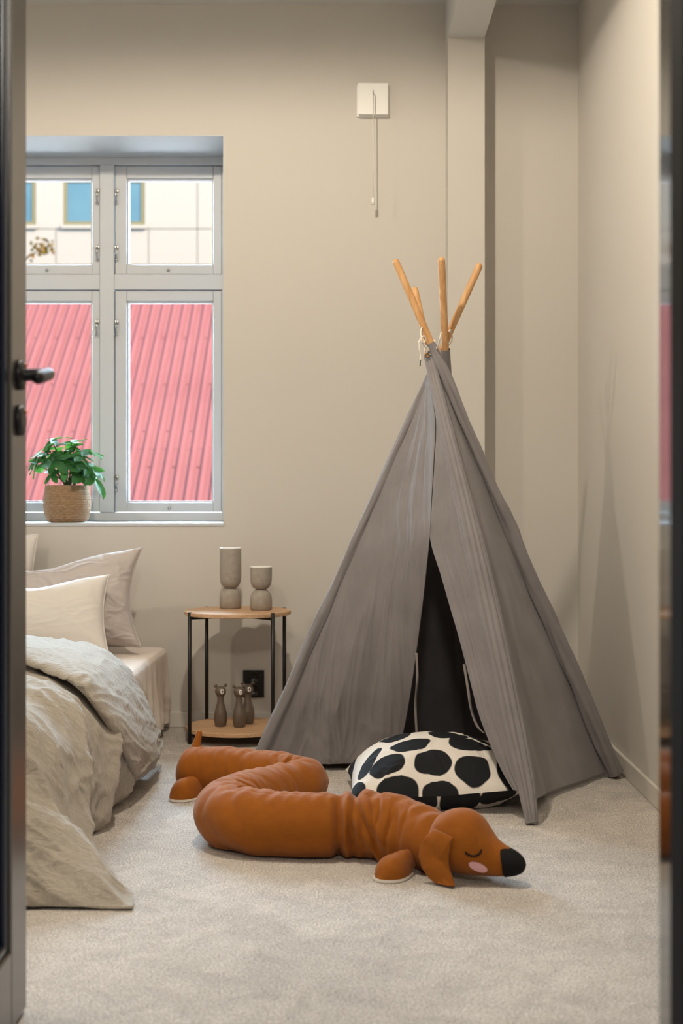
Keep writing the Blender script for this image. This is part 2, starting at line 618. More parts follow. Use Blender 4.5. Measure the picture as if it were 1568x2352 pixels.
hy, hz = dy1 - 0.060, CAM_H + (HOR - 868) / 1354.0
rosM = Matrix.Rotation(R(90), 4, 'Y')


def rosette(z):
    b = bmesh.new()
    lathe([(0.0255, 0), (0.0255, 0.006), (0.0235, 0.009), (0.012, 0.0095), (0.0, 0.0095)], seg=36, bm=b)
    return merge(bmesh.new(), b, Matrix.Translation((dX, hy, z)) @ rosM)


ro = put('rosette', rosette(hz), HANDLE, door)
lev = [Vector((dX + 0.004, hy, hz)), Vector((dX + 0.030, hy, hz)), Vector((dX + 0.046, hy - 0.004, hz)), Vector((dX + 0.053, hy - 0.016, hz)),
       Vector((dX + 0.056, hy - 0.05, hz - 0.004)), Vector((dX + 0.057, hy - 0.115, hz - 0.014))]
put('lever_handle', tube(spline(lev, 30), 0.0105, 16, round_end=True), HANDLE, door)
kz = hz - 0.0755
put('keyhole_rosette', rosette(kz), HANDLE, door)
for z in (kz + 0.014, hz + 0.016):
    put('brass_screw', ball((dX + 0.010, hy + 0.006, z), 0.0035, None, 2), BRASS, door)

# ------------------------------------------------------------------ window
SC = 577.8


def wx(px):
    return (px - 784.0) / SC


def wz(py):
    return CAM_H + (HOR - py) / SC


win = thing('window_1', 'white wooden four pane casement window deep in the back wall', 'window', (-0.93, WD, WZ0), kind='structure')
cx = wx(245.5)
fx0, fx1 = WX0, WX1
put('reveal', box(WX1 - 0.004, WX1, BW + 0.001, WD + 0.05, WZ0, WZ1), WINWHITE, win, False)
put('reveal', box(WX0, WX0 + 0.004, BW + 0.001, WD + 0.05, WZ0, WZ1), WINWHITE, win, False)
put('reveal_head', box(WX0 + 0.004, WX1 - 0.004, BW + 0.001, WD + 0.05, WZ1 - 0.004, WZ1), WINWHITE, win, False)
put('window_sill', box(WX0 - 0.0, WX1 + 0.0, BW - 0.004, WD + 0.05, WZ0 - 0.012, WZ0, 0.002), WINWHITE, win, False)
f0, f1 = WD, WD + 0.10
fr_m = bmesh.new()
box(WX0 + 0.004, WX1 - 0.004, f0, f1, wz(378), WZ1 - 0.004, 0.003, bm=fr_m)
put('frame_head', fr_m, WINWHITE, win, False)
put('frame_sill', box(WX0 + 0.004, WX1 - 0.004, f0, f1, WZ0, wz(1177), 0.003), WINWHITE, win, False)
put('mullion', box(wx(229), wx(262), f0 - 0.004, f1, wz(1177), wz(378), 0.003), WINWHITE, win, False)
put('transom', box(wx(262), WX1 - 0.004, f0 - 0.002, f1, wz(665), wz(630), 0.003), WINWHITE, win, False)
put('transom', box(WX0 + 0.004, wx(229), f0 - 0.002, f1, wz(665), wz(630), 0.003), WINWHITE, win, False)
put('frame_jamb', box(wx(509), WX1 - 0.004, f0, f1, wz(1177), wz(378), 0.003), WINWHITE, win, False)
put('frame_jamb', box(WX0 + 0.004, 2 * cx - wx(509), f0, f1, wz(1177), wz(378), 0.003), WINWHITE, win, False)


def sash(xa, xb, ya, yb, gx0, gx1, gy0, gy1):
    """sash outer px rect xa..xb (world), rows ya..yb (px), glass rect"""
    d0, d1 = f0 + 0.010, f0 + 0.055
    b = box(xa, gx0, d0, d1, yb, ya, 0.003)
    box(gx1, xb, d0, d1, yb, ya, 0.003, bm=b)
    box(gx0, gx1, d0, d1, gy0, ya, 0.003, bm=b)
    box(gx0, gx1, d0, d1, yb, gy1, 0.003, bm=b)
    s = put('sash', b, WINWHITE, win, False)
    b = bmesh.new()
    e = 0.006
    box(gx0, gx0 + e, d0 + 0.012, d1, gy1, gy0, bm=b)
    box(gx1 - e, gx1, d0 + 0.012, d1, gy1, gy0, bm=b)
    box(gx0 + e, gx1 - e, d0 + 0.012, d1, gy0 - e, gy0, bm=b)
    box(gx0 + e, gx1 - e, d0 + 0.012, d1, gy1, gy1 + e, bm=b)
    put('glazing_bead', b, WINWHITE, s, False)
    put('pane', box(gx0, gx1, d0 + 0.028, d0 + 0.031, gy1, gy0), CLEAR, s, False)
    return s


def mir(x):
    return 2 * cx - x


S4 = []
for (ya, yb, g0, g1) in ((380, 629, 408, 607), (667, 1176, 691, 1154)):
    S4.append(sash(wx(263), wx(508), wz(ya), wz(yb), wx(290), wx(489), wz(g0), wz(g1)))
    S4.append(sash(mir(wx(508)), mir(wx(263)), wz(ya), wz(yb), mir(wx(489)) + 0.0, mir(wx(281)), wz(g0), wz(g1)))
# hook-and-eye stays beside the mullion, small knobs on the rails
for px, py in ((223, 440), (267, 440), (223, 570), (267, 570), (222, 742), (267, 742), (267, 1099)):
    x, z = wx(px), wz(py)
    yy = f0 + 0.004
    b = box(x - 0.008, x + 0.008, yy, yy + 0.008, z - 0.004, z + 0.012, 0.002)
    tube([(x, yy, z + 0.004), (x, yy - 0.012, z + 0.002), (x - 0.002, yy - 0.014, z - 0.012), (x + 0.001, yy - 0.008, z - 0.030), (x, yy - 0.004, z - 0.044)],
         0.0026, 8, b)
    ball((x, yy - 0.005, z - 0.046), 0.0055, b, 2)
    ball((x + 0.002, yy - 0.012, z - 0.018), 0.0045, b, 2)
    put('window_hook', b, CHROME, win)
for px, py in ((107, 620), (386, 620), (388, 1167)):
    b = bmesh.new()
    ball((wx(px), f0 + 0.006, wz(py)), 0.0065, b, 2, (1, 1.2, 0.8))
    tube([(wx(px), f0 + 0.006, wz(py)), (wx(px), f0 + 0.02, wz(py))], 0.004, 8, b)
    put('sash_knob', b, CHROME, win)

# ------------------------------------------------------------------ outdoors seen through the window
# red corrugated roof rising away from the window, 35 degrees
pz0, pd0, pd1 = -0.11, 18.0, 23.1


def rz(d):
    return CAM_H + pz0 + (d - 18.0) * 0.71


dA, dB = 15.5, 23.1
house = thing('red_roofed_house', 'house outside the window with a pink red ribbed metal roof', 'house', (-3.0, dA, -4.0))
X0, X1 = -13.0, 6.0
nrm = Vector((0, -0.71, 1.0)).normalized()
A, B = Vector((0, dA, rz(dA))), Vector((0, dB, rz(dB)))
lapd = 19.05
b = slab([Vector((X0, lapd - 0.1, rz(lapd - 0.1))) + nrm * 0.012, Vector((X1, lapd - 0.1, rz(lapd - 0.1))) + nrm * 0.012, Vector((X1, dB, rz(dB))) + nrm * 0.012,
          Vector((X0, dB, rz(dB))) + nrm * 0.012], -nrm * 0.012)
put('roof_sheet', b, ROOFRED, house, False)
b = slab([Vector((X0, dA, rz(dA))), Vector((X1, dA, rz(dA))), Vector((X1, lapd, rz(lapd))), Vector((X0, lapd, rz(lapd)))], -nrm * 0.05)
b.transform(Matrix.Translation(nrm * 0.008))
put('roof_sheet', b, ROOFRED, house, False)
b = box(X0 + 0.2, X1 - 0.2, dA + 0.4, dB + 1.0, -4.0, rz(dA) - 0.15)
put('house_wall', b, FACADE, house, False)
bk = slab([Vector((X0, dB, rz(dB))), Vector((X1, dB, rz(dB))), Vector((X1, dB + 1.6, rz(dB) - 1.15)), Vector((X0, dB + 1.6, rz(dB) - 1.15))], Vector((0, 0, -0.05)))
put('rear_roof_sheet', bk, ROOFRED, house, False)
put('ridge_cap', tube([(X0, dB, rz(dB) + 0.03), (X1, dB, rz(dB) + 0.03)], 0.08, 10), ROOFRED, house)
pitch = 0.161
rib0 = None
k = 0
x = X0 + 0.1
while x < X1 - 0.1:
    if rib0 is None:
        t = (B - A).normalized()
        p0, p1 = Vector((0, 0, 0)), B - A
        sx = Vector((1, 0, 0))
        prof = [(-0.036, 0.0), (-0.028, 0.034), (0.028, 0.034), (0.036, 0.0)]
        b = bmesh.new()
        gridmesh([[p + sx * a + nrm * (h + 0.008) for a, h in prof] for p in (p0, p1)], bm=b)
        rib0 = put('roof_rib', b, ROOFRED, None, False)
        rib0.parent = house
        ro_ = rib0
    else:
        ro_ = rib0.copy()
        S.collection.objects.link(ro_)
        ro_.parent = house
    ro_.location = Vector((x, dA, rz(dA))) - Vector((-3.0, dA, -4.0))
    x += pitch
    k += 1
b = bmesh.new()
for i, d in enumerate((16.6, 17.6, 18.6, 19.3, 20.3, 21.4, 22.4)):
    for j in range(0, 118, 2):
        xx = X0 + 0.1 + pitch * (j + 0.5 + (i % 2))
        if -9 < xx < 0:
            ball(Vector((xx, d, rz(d))) + nrm * 0.012, 0.017, b, 1)
so = put('screw_heads', b, mat('screw_head', (0.0095, 0.0033, 0.0028, 1), 0.6, 0.0), house)
so['kind'] = 'stuff'

# cream office building behind it
OY = 30.0
off = thing('office_building', 'cream panelled office building with blue glass windows behind the red roof', 'building', (-4.0, OY, -4.0))


def ox(px):
    return (px - 784.0) / FPX * OY


def oz(py):
    return CAM_H + (HOR - py) / FPX * OY


b = box(-16, ox(487), OY + 0.06, OY + 8, -4, oz(330))
put('facade_wall', b, FACGAP, off, False)
zr = [oz(930), oz(726), oz(526), oz(411), oz(331)]
wins = [(-40, 81), (146, 331)]
# facade panels: rows between joints, leaving the window openings free
xs_low = [-400, -220, -60, 128, 341, 453, 487]


def panel(xa, xb, za, zb):
    g = 0.007
    put('facade_panel', box(xa + g, xb - g, OY, OY + 0.07, za + g, zb - g, 0.004, 1), FACADE, off, False)


for i in range(len(zr) - 1):
    za, zb = zr[i], zr[i + 1]
    if i == 2:
        solids = [(-400, -200), (-200, -40), (81, 146), (331, 453), (453, 487)]
    else:
        solids = list(zip(xs_low, xs_low[1:]))
    for a, c in solids:
        panel(ox(a), ox(c), za, zb)
for (za, zb) in ((oz(526), oz(411)),):
    for a, c in wins:
        fx_a, fx_b = ox(a), ox(c)
        e = 0.07
        zs = za + 0.09
        b = box(fx_a, fx_a + e, OY + 0.01, OY + 0.05, zs, zb)
        box(fx_b - e, fx_b, OY + 0.01, OY + 0.05, zs, zb, bm=b)
        box(fx_a + e, fx_b - e, OY + 0.01, OY + 0.05, zs, zs + e, bm=b)
        box(fx_a + e, fx_b - e, OY + 0.01, OY + 0.05, zb - e, zb, bm=b)
        wo = put('window', b, OLIVE, off, False)
        put('pane', box(fx_a + e, fx_b - e, OY + 0.025, OY + 0.035, zs + e, zb - e), BLUEGLASS, wo, False)
        put('window_ledge', box(fx_a - 0.05, fx_b + 0.05, OY - 0.05, OY + 0.05, za, za + 0.08, 0.005, 1), FACADE, wo, False)
# autumn tree between roof and office building
tree = thing('autumn_tree', 'sparse autumn tree with orange brown leaves in front of the office building', 'tree', (-7.6, 27.0, -4.0))
trk = [Vector((-7.6, 27.0, -4)), Vector((-7.5, 27.05, -1)), Vector((-7.35, 27.0, 2.2)), Vector((-7.1, 26.95, 4.6))]
put('trunk', tube(spline(trk, 16), [0.16 - 0.008 * i for i in range(16)], 10), BARK, tree)
b = bmesh.new()
tips = []
for i in range(16):
    h = 0.8 + 3.7 * i / 16
    base = Vector((-7.42 + 0.06 * h, 27.0, h))
    a = i * 2.4
    tip = base + Vector((0.95 * math.cos(a), 0.8 * math.sin(a), 0.55)) * (0.55 + 0.04 * (i % 3))
    tips.append(tip)
    tube([base, base.lerp(tip, 0.5) + Vector((0, 0, 0.06)), tip], [0.03, 0.02, 0.01], 6, b)
tips.append(at(95, 572, 27.0))
tube([Vector((-7.3, 27.0, 4.4)), at(64, 590, 27.0), at(95, 572, 27.0)], [0.03, 0.02, 0.008], 6, b)
put('branch', b, BARK, tree)
b = bmesh.new()
for t in tips:
    for q in range(40):
        c = t + Vector((random.gauss(0, 0.13), random.gauss(0, 0.13), random.gauss(0, 0.10)))
        u = Vector((random.gauss(0, 1), random.gauss(0, 1), random.gauss(0, 1))).normalized() * 0.055
        v = u.cross(Vector((0.3, 1, 0.2))).normalized() * 0.034
        vs = [b.verts.new(c + u), b.verts.new(c + v), b.verts.new(c - u), b.verts.new(c - v)]
        b.faces.new(vs)
lo = put('foliage', b, AUTUMN, tree, False)
lo['kind'] = 'stuff'
struct('ground', box(-40, 30, 6.1, 60, -4.2, -4.0), GROUND, 'grey yard far below the window', 'ground')

# ------------------------------------------------------------------ tent
PF = {'L': (Vector((-0.278, 4.50, 0.0)), Vector((0.4306, 4.41, 1.589))),
      'F': (Vector((0.503, 3.758, 0.0)), Vector((0.2287, 4.474, 1.524))),
      'R': (Vector((0.852, 4.39, 0.0)), Vector((0.1624, 4.35, 1.592))),
      'B': (Vector((0.43, 5.05, 0.0)), Vector((0.2997, 4.275, 1.586)))}


def pz(k, z):
    a, b = PF[k]
    return a.lerp(b, z / b.z)


tent = thing('play_tent', 'grey canvas play teepee on four wooden poles in the corner', 'tent', (0.33, 4.4, 0))
for k in 'LFRB':
    a, b = PF[k]
    d = (b - a).normalized()
    p = put('pole', tube([a + d * (0.03 if k == 'F' else 0.012), a.lerp(b, 0.5), b - d * 0.011], 0.0112, 18, round_end=True), PINE, tent)


def sleeve(k, z0, z1, r0, r1, seed, amp=0.25, flat=1.0, n=110, seg=36, pleats=0, off=(0, 0, 0)):
    pts = [pz(k, z1 + (z0 - z1) * i / (n - 1)) + Vector(off) * (i / (n - 1)) ** 0.7 for i in range(n)]
    fr = frames(pts, Vector((0, 1, 0)))
    rows = []
    for i, (p, (t, s, u)) in enumerate(zip(pts, fr)):
        f = i / (n - 1)
        r = r0 + (r1 - r0) * f
        row = []
        for j in range(seg):
            a = 2 * math.pi * j / seg
            w = 1 + amp * N3(math.cos(a) * 1.3 + seed, math.sin(a) * 1.3, f * 9 + seed) + 0.12 * amp * N3(a, f * 40, seed)
            if pleats:
                w += 0.10 * math.sin(a * pleats + seed + 2 * N3(f * 3, seed))
            row.append(p + (s * math.cos(a) + u * math.sin(a) * flat) * r * max(w, 0.55))
        rows.append(row)
    return rows


put('pole_sleeve', gridmesh(sleeve('L', 0.012, 1.24, 0.0135, 0.020, 3.1), True), TENT, tent)
put('pole_sleeve', gridmesh(sleeve('R', 0.012, 1.335, 0.0155, 0.0260, 7.7, 0.45, off=(-0.004, -0.012, 0)), True), TENT, tent)
put('pole_sleeve', gridmesh(sleeve('B', 0.012, 1.322, 0.0140, 0.020, 1.9), True), TENT, tent)

# front sleeve, loose and pleated, its own path so that it sags to the right of the pole
FS = [(1.305, 0.0, .0155), (1.22, 0.0, .0175), (1.10, .002, .021), (0.98, .004, .0235), (0.86, .007, .027), (0.74, .010, .030), (0.60, .012, .0315), (0.47, .012, .0315),
      (0.34, .012, .030), (0.22, .010, .028), (0.12, .008, .025), (0.05, .004, .021), (0.004, .0, .0175)]
FSP = [pz('F', z) + Vector((o_, -0.002, 0)) for z, o_, r in FS]
pts = spline(FSP, 120)
rad = spline([q[2] for q in FS], 120)
frm = frames(pts, Vector((0, 1, 0)))
rows = []
for i, (p, r, (t, s, u)) in enumerate(zip(pts, rad, frm)):
    f = i / 119
    row = []
    for j in range(64):
        a = 2 * math.pi * j / 64
        w = 1 + 0.10 * N3(math.cos(a) * 1.4, math.sin(a) * 1.4, f * 5)
        # long pleats facing the room
        for a0, dep in ((3.5, .22), (4.2, .32), (4.85, .26), (5.45, .24), (6.0, .16)):
            ph = a0 + 0.35 * N3(f * 2.2, a0)
            w -= dep * math.exp(-((a - ph) / 0.10) ** 2) * min(1, 0.35 + f * 1.3)
        w += 0.05 * N3(a * 2, f * 30)
        row.append(p + (s * math.cos(a) + u * math.sin(a) * 0.8) * r * w)
    rows.append(row)
b = gridmesh(rows, True)
for v in b.verts:
    if v.co.z < 0.004:
        v.co.z = 0.004
put('front_sleeve', b, TENT, tent)


def onLF(px, py):
    """point of the front panel's plane at that pixel"""
    L, F_, A_ = PF['L'][0], PF['F'][0], pz('F', 1.33)
    n = (F_ - L).cross(A_ - L)
    d = Vector(((px - 784) / FPX, 1, (HOR - py) / FPX))
    o = Vector((0, 0, CAM_H))
    return o + d * ((L - o).dot(n) / d.dot(n))


def fold_panel(left, right, nu, nv, f):
    l, r = spline(left, nv), spline(right, nv)
    return patch_rows(l, r, nu, nv, f)


def patch_rows(l, r, nu, nv, f):
    P = []
    for i in range(nv):
        a, c = l[i], r[i]
        dn = l[min(i + 1, nv - 1)] - l[max(i - 1, 0)]
        n = (c - a).cross(dn)
        n = n.normalized() if n.length > 1e-9 else Vector((0, -1, 0))
        if n.y > 0:
            n = -n
        v = i / (nv - 1)
        P.append([a.lerp(c, j / (nu - 1)) + n * f(j / (nu - 1), v, (c - a).length) for j in range(nu)])
    return P


# left half of the front: laced pole to the free edge of the opening
edge = [onLF(980, 850), onLF(999, 960), onLF(996, 1060), onLF(990, 1160), onLF(986, 1236)]
sl = edge[-1].y
for px, py, d in ((978, 1320, sl + .03), (968, 1410, sl + .07), (956, 1500, sl + .11), (943, 1590, sl + .155), (931, 1660, sl + .19), (918, 1715, sl + .215), (905, 1752, sl + .23)):
    edge.append(at(px, py, d))
lp = [pz('L', p.z * 0.985 + 0.004) for p in edge]
lp[-1] = pz('L', 0.012)
edge[-1].z = 0.03


def wr_left(u, v, wid):
    e = math.sin(math.pi * min(1, u)) ** 0.5
    fan = u * 5.0 - v * 1.4
    k = 0.011 * N3(fan * 1.1, v * 1.6, 1.0) + 0.011 * N3(u * 5.5 - v * 5.5, v * 1.2 + u * 1.5, 5.0)
    k += 0.009 * (crease(u * 4.5 - v * 4.0, v * 1.0 + u, 2.0) - 0.3) + 0.0032 * (crease(u * 9 - v * 8, v * 3.0 + u * 2, 6.0) - 0.3)
    return e * k * 1.35 * (0.45 + 0.65 * v - 0.35 * v ** 3) - 0.030 * math.sin(math.pi * u) * v ** 1.5


rows = fold_panel(lp, edge, 160, 200, wr_left)
b = gridmesh(rows)
o = put('front_left_flap', b, TENT, tent)
solid(o, 0.0022)
# right half of the front: seam and free edge to the front sleeve
re = [onLF(982, 852), onLF(1001, 962), onLF(998, 1060), onLF(992, 1160), onLF(988, 1237)] + [onLF(a, b_) for a, b_ in
      ((1012, 1320), (1035, 1400), (1054, 1465), (1076, 1550), (1098, 1635), (1120, 1695), (1150, 1765), (1178, 1815))]
rp = [pz('F', p.z) + Vector((0.004, -0.004, 0)) for p in re]


def wr_right(u, v, wid):
    e = math.sin(math.pi * u) ** 0.5
    return e * (0.005 * N3(u * 5, v * 3, 3.0) + 0.003 * N3(u * 16, v * 5, 8.0)) * (0.4 + v)


b = gridmesh(fold_panel(re, rp, 60, 140, wr_right))
solid(put('front_right_flap', b, TENT, tent), 0.0022)
# right side between front sleeve and right pole
hemz = [0.10, 0.012]
lf, rt = [], []
for i in range(12):
    f = i / 11
    lf.append(spline(FSP, 120)[int(f * 108)] + Vector((0.012, 0.012, 0)))
    rt.append(pz('R', 1.30 * (1 - f) + 0.012) + Vector((-0.012, 0.004 + 0.012 * f, 0)))


def wr_side(u, v, wid):
    e = math.sin(math.pi * u) ** 0.6
    return e * (0.014 * N3(u * 3.5 + v, v * 2.0, 11.0) + 0.004 * N3(u * 10, v * 6, 4.0) + 0.006 * (crease(u * 2.5 + 3, v * 3, 7.0) - .3)) * (0.3 + v) - 0.05 * math.sin(math.pi * u) * v


b = gridmesh(fold_panel(lf, rt, 90, 130, wr_side))
solid(put('right_panel', b, TENT, tent), 0.0022)


def back_panel(ka, kb, seed):
    za = [1.28 * (1 - i / 9) + 0.012 for i in range(10)]

    def wr(u, v, wid):
        return -math.sin(math.pi * u) * (0.03 * v + 0.01 * N3(u * 4, v * 2, seed))
    bb = gridmesh(fold_panel([pz(ka, z) for z in za], [pz(kb, z) for z in za], 50, 70, wr))
    return solid(put('rear_panel', bb, TENT, tent), 0.0022)


back_panel('L', 'B', 3.0)
back_panel('B', 'R', 8.0)
# hem strips at the foot of the front panels are folded into them; ribbons in the opening
rb = [at(956, 1500, 4.285), at(958, 1560, 4.28), at(954, 1620, 4.30), at(957, 1690, 4.31)]


def ribbon(pts, wdt):
    P = spline(pts, 40)
    rows_ = []
    for i, p in enumerate(P):
        t = i / 39
        a = 0.6 * math.sin(t * 9)
        q = Vector((math.cos(a), -math.sin(a), 0)) * wdt / 2
        rows_.append([p - q, p + q])
    return rows_


solid(put('tie_ribbon', gridmesh(ribbon(rb, 0.008)), SEWN, tent), 0.0015)
rb = [onLF(1070, 1528) + Vector((-0.004, 0.02, 0)), at(1074, 1580, 4.02), at(1082, 1630, 4.01), at(1096, 1668, 4.0), at(1112, 1684, 3.99)]
solid(put('tie_ribbon', gridmesh(ribbon(rb, 0.008)), SEWN, tent), 0.0015)
# lashing cord with bow, grommet
b = bmesh.new()
tube(spline([at(969, 752, 4.345), at(966, 762, 4.335), at(968, 778, 4.335), at(972, 792, 4.335), at(979, 803, 4.34), at(981, 816, 4.345)], 24), 0.0023, 8, b)
tube(spline([at(969, 776, 4.33), at(963, 782, 4.325), at(963, 800, 4.325), at(966, 815, 4.33), at(965, 826, 4.33)], 24), 0.0024, 8, b, round_end=True)
tube(spline([at(975, 788, 4.33), at(968, 784, 4.325), at(968, 775, 4.325), at(974, 772, 4.325), at(977, 779, 4.33), at(974, 789, 4.33), at(982, 800, 4.335), at(985, 806, 4.34)], 40), 0.0022, 8, b)
tube(spline([at(1013, 763, 4.30), at(1009, 780, 4.30), at(1006, 795, 4.32), at(1003, 800, 4.34), at(1000, 793, 4.36), at(996, 780, 4.37)], 30), 0.002, 8, b)
tube(spline([at(1031, 762, 4.33), at(1034, 758, 4.335), at(1038, 772, 4.40), at(1037, 784, 4.41), at(1030, 793, 4.41)], 30), 0.002, 8, b)
put('lashing_cord', b, CORD, tent)
tube_b = tube([at(965, 826, 4.33), at(964.5, 840, 4.33)], 0.0016, 8)
put('cord_tip', tube_b, BLACK, tent)
b = bmesh.new()
gp = at(980, 816, 4.340)
rows = []
for i in range(20):
    a = 2 * math.pi * i / 20
    c = gp + Vector((math.cos(a), 0, math.sin(a))) * 0.0055
    rows.append([c + Vector((math.cos(a) * math.cos(q), math.sin(q), math.sin(a) * math.cos(q))) * 0.0022 for q in [2 * math.pi * k / 8 for k in range(8)]])
rows.append(rows[0])
gridmesh(rows, True, bm=b)
put('grommet', b, BRASS, tent)

# ------------------------------------------------------------------ cushions and pillows
def pillow(w_, h_, t, pinch=0.09, wr=0.006, seed=0.0, n=90, pw=0.42, pwb=None, bias=0.5, crumple=5.0, sag=None):
    """soft pillow lying in XY, thickness along Z; returns rows for the two faces (sharing their border)"""
    faces = []
    for s in (1, -1):
        rows_ = []
        for i in range(n + 1):
            b_ = -1 + 2 * i / n
            row = []
            for j in range(n + 1):
                a = -1 + 2 * j / n
                x_ = w_ / 2 * a * (1 - pinch * (1 - b_ * b_) ** 1.0 * abs(a) ** 1.5)
                y_ = h_ / 2 * b_ * (1 - pinch * (1 - a * a) ** 1.0 * abs(b_) ** 1.5)
                f = max(0.0, (1 - a ** 2) * (1 - b_ ** 2))
                z_ = t * (bias if s > 0 else 1 - bias) * max(0.0, 1 - a ** 2) ** pw * max(0.0, 1 - b_ ** 2) ** (pwb or pw)
                # wrinkles fan out of the corners and along the seams
                ed = f ** 0.25 * (1 - 0.55 * f)
                z_ += wr * ed * (crease(a * crumple + seed, b_ * crumple, seed) - 0.35) * (1.0 if f > 0 else 0)
                p = Vector((x_, y_, s * z_))
                if sag:
                    p = sag(p, a, b_)
                row.append(p)
            rows_.append(row)
        faces.append(rows_)
    return faces


def pillow_bm(faces):
    b_ = bmesh.new()
    gridmesh(faces[0], bm=b_)
    gridmesh(faces[1], bm=b_)
    bmesh.ops.remove_doubles(b_, verts=b_.verts, dist=1e-5)
    return b_


def piping_bm(faces, r=0.0022):
    f = faces[0]
    n = len(f) - 1
    loop = [f[0][j] for j in range(n)] + [f[i][n] for i in range(n)] + [f[n][n - j] for j in range(n)] + [f[n - i][0] for i in range(n)]
    return tube(loop + [loop[0]], r, 6)


# spotted floor cushion
cc = Vector((0.262, 4.095, 0.0))
cu = thing('floor_cushion', 'plump white cushion with big black spots lying in the tent opening', 'cushion', cc, R(1.5))


def cush_sag(p, a, b_):
    lift = 0.050 + 0.022 * max(0, a) * max(0, -b_) - 0.012 * max(0, b_)
    z_ = p.z * 1.0 + lift
    return Vector((p.x, p.y, max(z_, 0.003 + 0.004 * (1 - min(1, abs(p.z) * 30)))))


fc = pillow(0.490, 0.460, 0.232, pinch=0.05, wr=0.010, seed=2.3, n=150, pw=0.50, pwb=0.72, bias=0.60, crumple=2.6, sag=cush_sag)
# printed spots: centre, half sizes, turn, in the cushion's own plane; face +1 top, -1 underside
SPOTS = [(-.070, -.088, .056, .030, .05, 1), (.040, -.022, .057, .040, 0, 1), (.096, -.078, .061, .040, .2, 1), (-.140, -.150, .050, .034, .25, 1), (-.0125, -.157, .052, .035, 0, 1),
         (.096, -.178, .049, .037, 0, 1), (-.114, -.226, .056, .041, 0, 1), (.001, -.226, .050, .025, 0, 1), (.214, -.165, .053, .066, 0, 1), (-.187, -.105, .066, .020, 1.1, 1),
         (-.236, .085, .090, .020, 1.48, 1), (.145, .030, .050, .045, 0, 1), (-.105, .005, .046, .044, 0, 1), (-.02, .085, .05, .045, 0, 1), (.075, .11, .05, .045, .3, 1), (-.13, .10, .045, .05, 0, 1),
         (.175, .135, .045, .05, 0, 1), (-.06, .19, .05, .045, 0, 1), (.05, .21, .05, .04, 0, 1), (.16, .225, .05, .04, 0, 1), (-.17, .2, .045, .045, 0, 1), (-.225, -.2, .02, .03, .4, 1),
         (-.050, -.205, .045, .030, 0, -1), (.058, -.198, .056, .046, 0, -1), (.163, -.203, .050, .040, 0, -1), (-.16, -.19, .05, .045, 0, -1), (-.22, -.12, .05, .05, 0, -1), (.22, -.10, .05, .05, 0, -1),
         (-.1, -.09, .05, .05, 0, -1), (.02, -.08, .05, .05, 0, -1), (.12, -.09, .05, .05, 0, -1), (-.22, .02, .04, .05, 0, -1), (.2, .03, .05, .05, 0, -1), (-.15, .1, .05, .05, 0, -1), (0, .06, .06, .05, 0, -1),
         (.1, .12, .05, .05, 0, -1), (-.05, .18, .05, .05, 0, -1), (.18, .18, .05, .05, 0, -1)]
b = bmesh.new()
lay = b.verts.layers.float.new('ink')
for side, face in ((1, fc[0]), (-1, fc[1])):
    k0 = len(b.verts)
    gridmesh(face, bm=b)
    b.verts.ensure_lookup_table()
    for v in b.verts[k0:]:
        best = 3.0
        for q_, (cx_, cy_, rx, ry, tn, sd_) in enumerate(SPOTS):
            if sd_ != side:
                continue
            dx, dy = v.co.x - cx_, v.co.y - cy_
            ca, sa = math.cos(tn), math.sin(tn)
            X_, Y_ = (dx * ca + dy * sa) / rx, (-dx * sa + dy * ca) / ry
            q = math.atan2(Y_, X_)
            e = 1 + 0.045 * math.sin(3 * q + q_) + 0.03 * math.sin(5 * q + 2 * q_)
            best = min(best, (abs(X_) ** 2.3 + abs(Y_) ** 2.3) ** (1 / 2.3) / e)
        v[lay] = min(best, 1.9) * 0.5
Mc = WM[cu.name]
# printed spots: centre, half sizes, turn, in the cushion's own plane; face +1 top, -1 underside
SPOTS = []


def ink_layer(b_, spots, n):
    lay = b_.verts.layers.float.new('ink')
    for v in b_.verts:
        best = 3.0
        for (cx_, cy_, rx, ry, tn, side, sd) in spots:
            if side * (v.co.z - n) < -0.0005:
                continue
            dx, dy = v.co.x - cx_, v.co.y - cy_
            ca, sa = math.cos(tn), math.sin(tn)
            X_, Y_ = dx * ca + dy * sa, -dx * sa + dy * ca
            q = math.atan2(Y_ / ry, X_ / rx)
            e = 1 + 0.05 * math.sin(3 * q + sd) + 0.035 * math.sin(5 * q + 2 * sd)
            best = min(best, ((abs(X_) / rx) ** 2.2 + (abs(Y_) / ry) ** 2.2) ** (1 / 2.2) / e)
        v[lay] = best * 0.5


ink_layer(b, SPOTS, 0.045)
Mc = WM[cu.name]
b.transform(Mc)
co = put('cover', b, DOTS, cu)

# ------------------------------------------------------------------ bed
BX0, BX1, BY0, BY1 = -2.05, -0.645, 3.40, 5.295


def turned(b_):
    for v in b_.verts:
        v.co.x -= 0.028 * (BY1 - v.co.y)
    return b_


bed = thing('bed', 'low bed with white sheeted mattress along the back wall on the left', 'bed', ((BX0 + BX1) / 2, (BY0 + BY1) / 2, 0))
put('bed_base', turned(box(BX0 + 0.03, BX1 - 0.03, BY0 + 0.03, BY1 - 0.02, 0.003, 0.14, 0.01)), DARKWOOD, bed, False)
put('mattress', turned(box(BX0 + 0.012, BX1 - 0.012, BY0 + 0.012, BY1 - 0.012, 0.14, 0.298, 0.03, 4)), SHEET, bed)
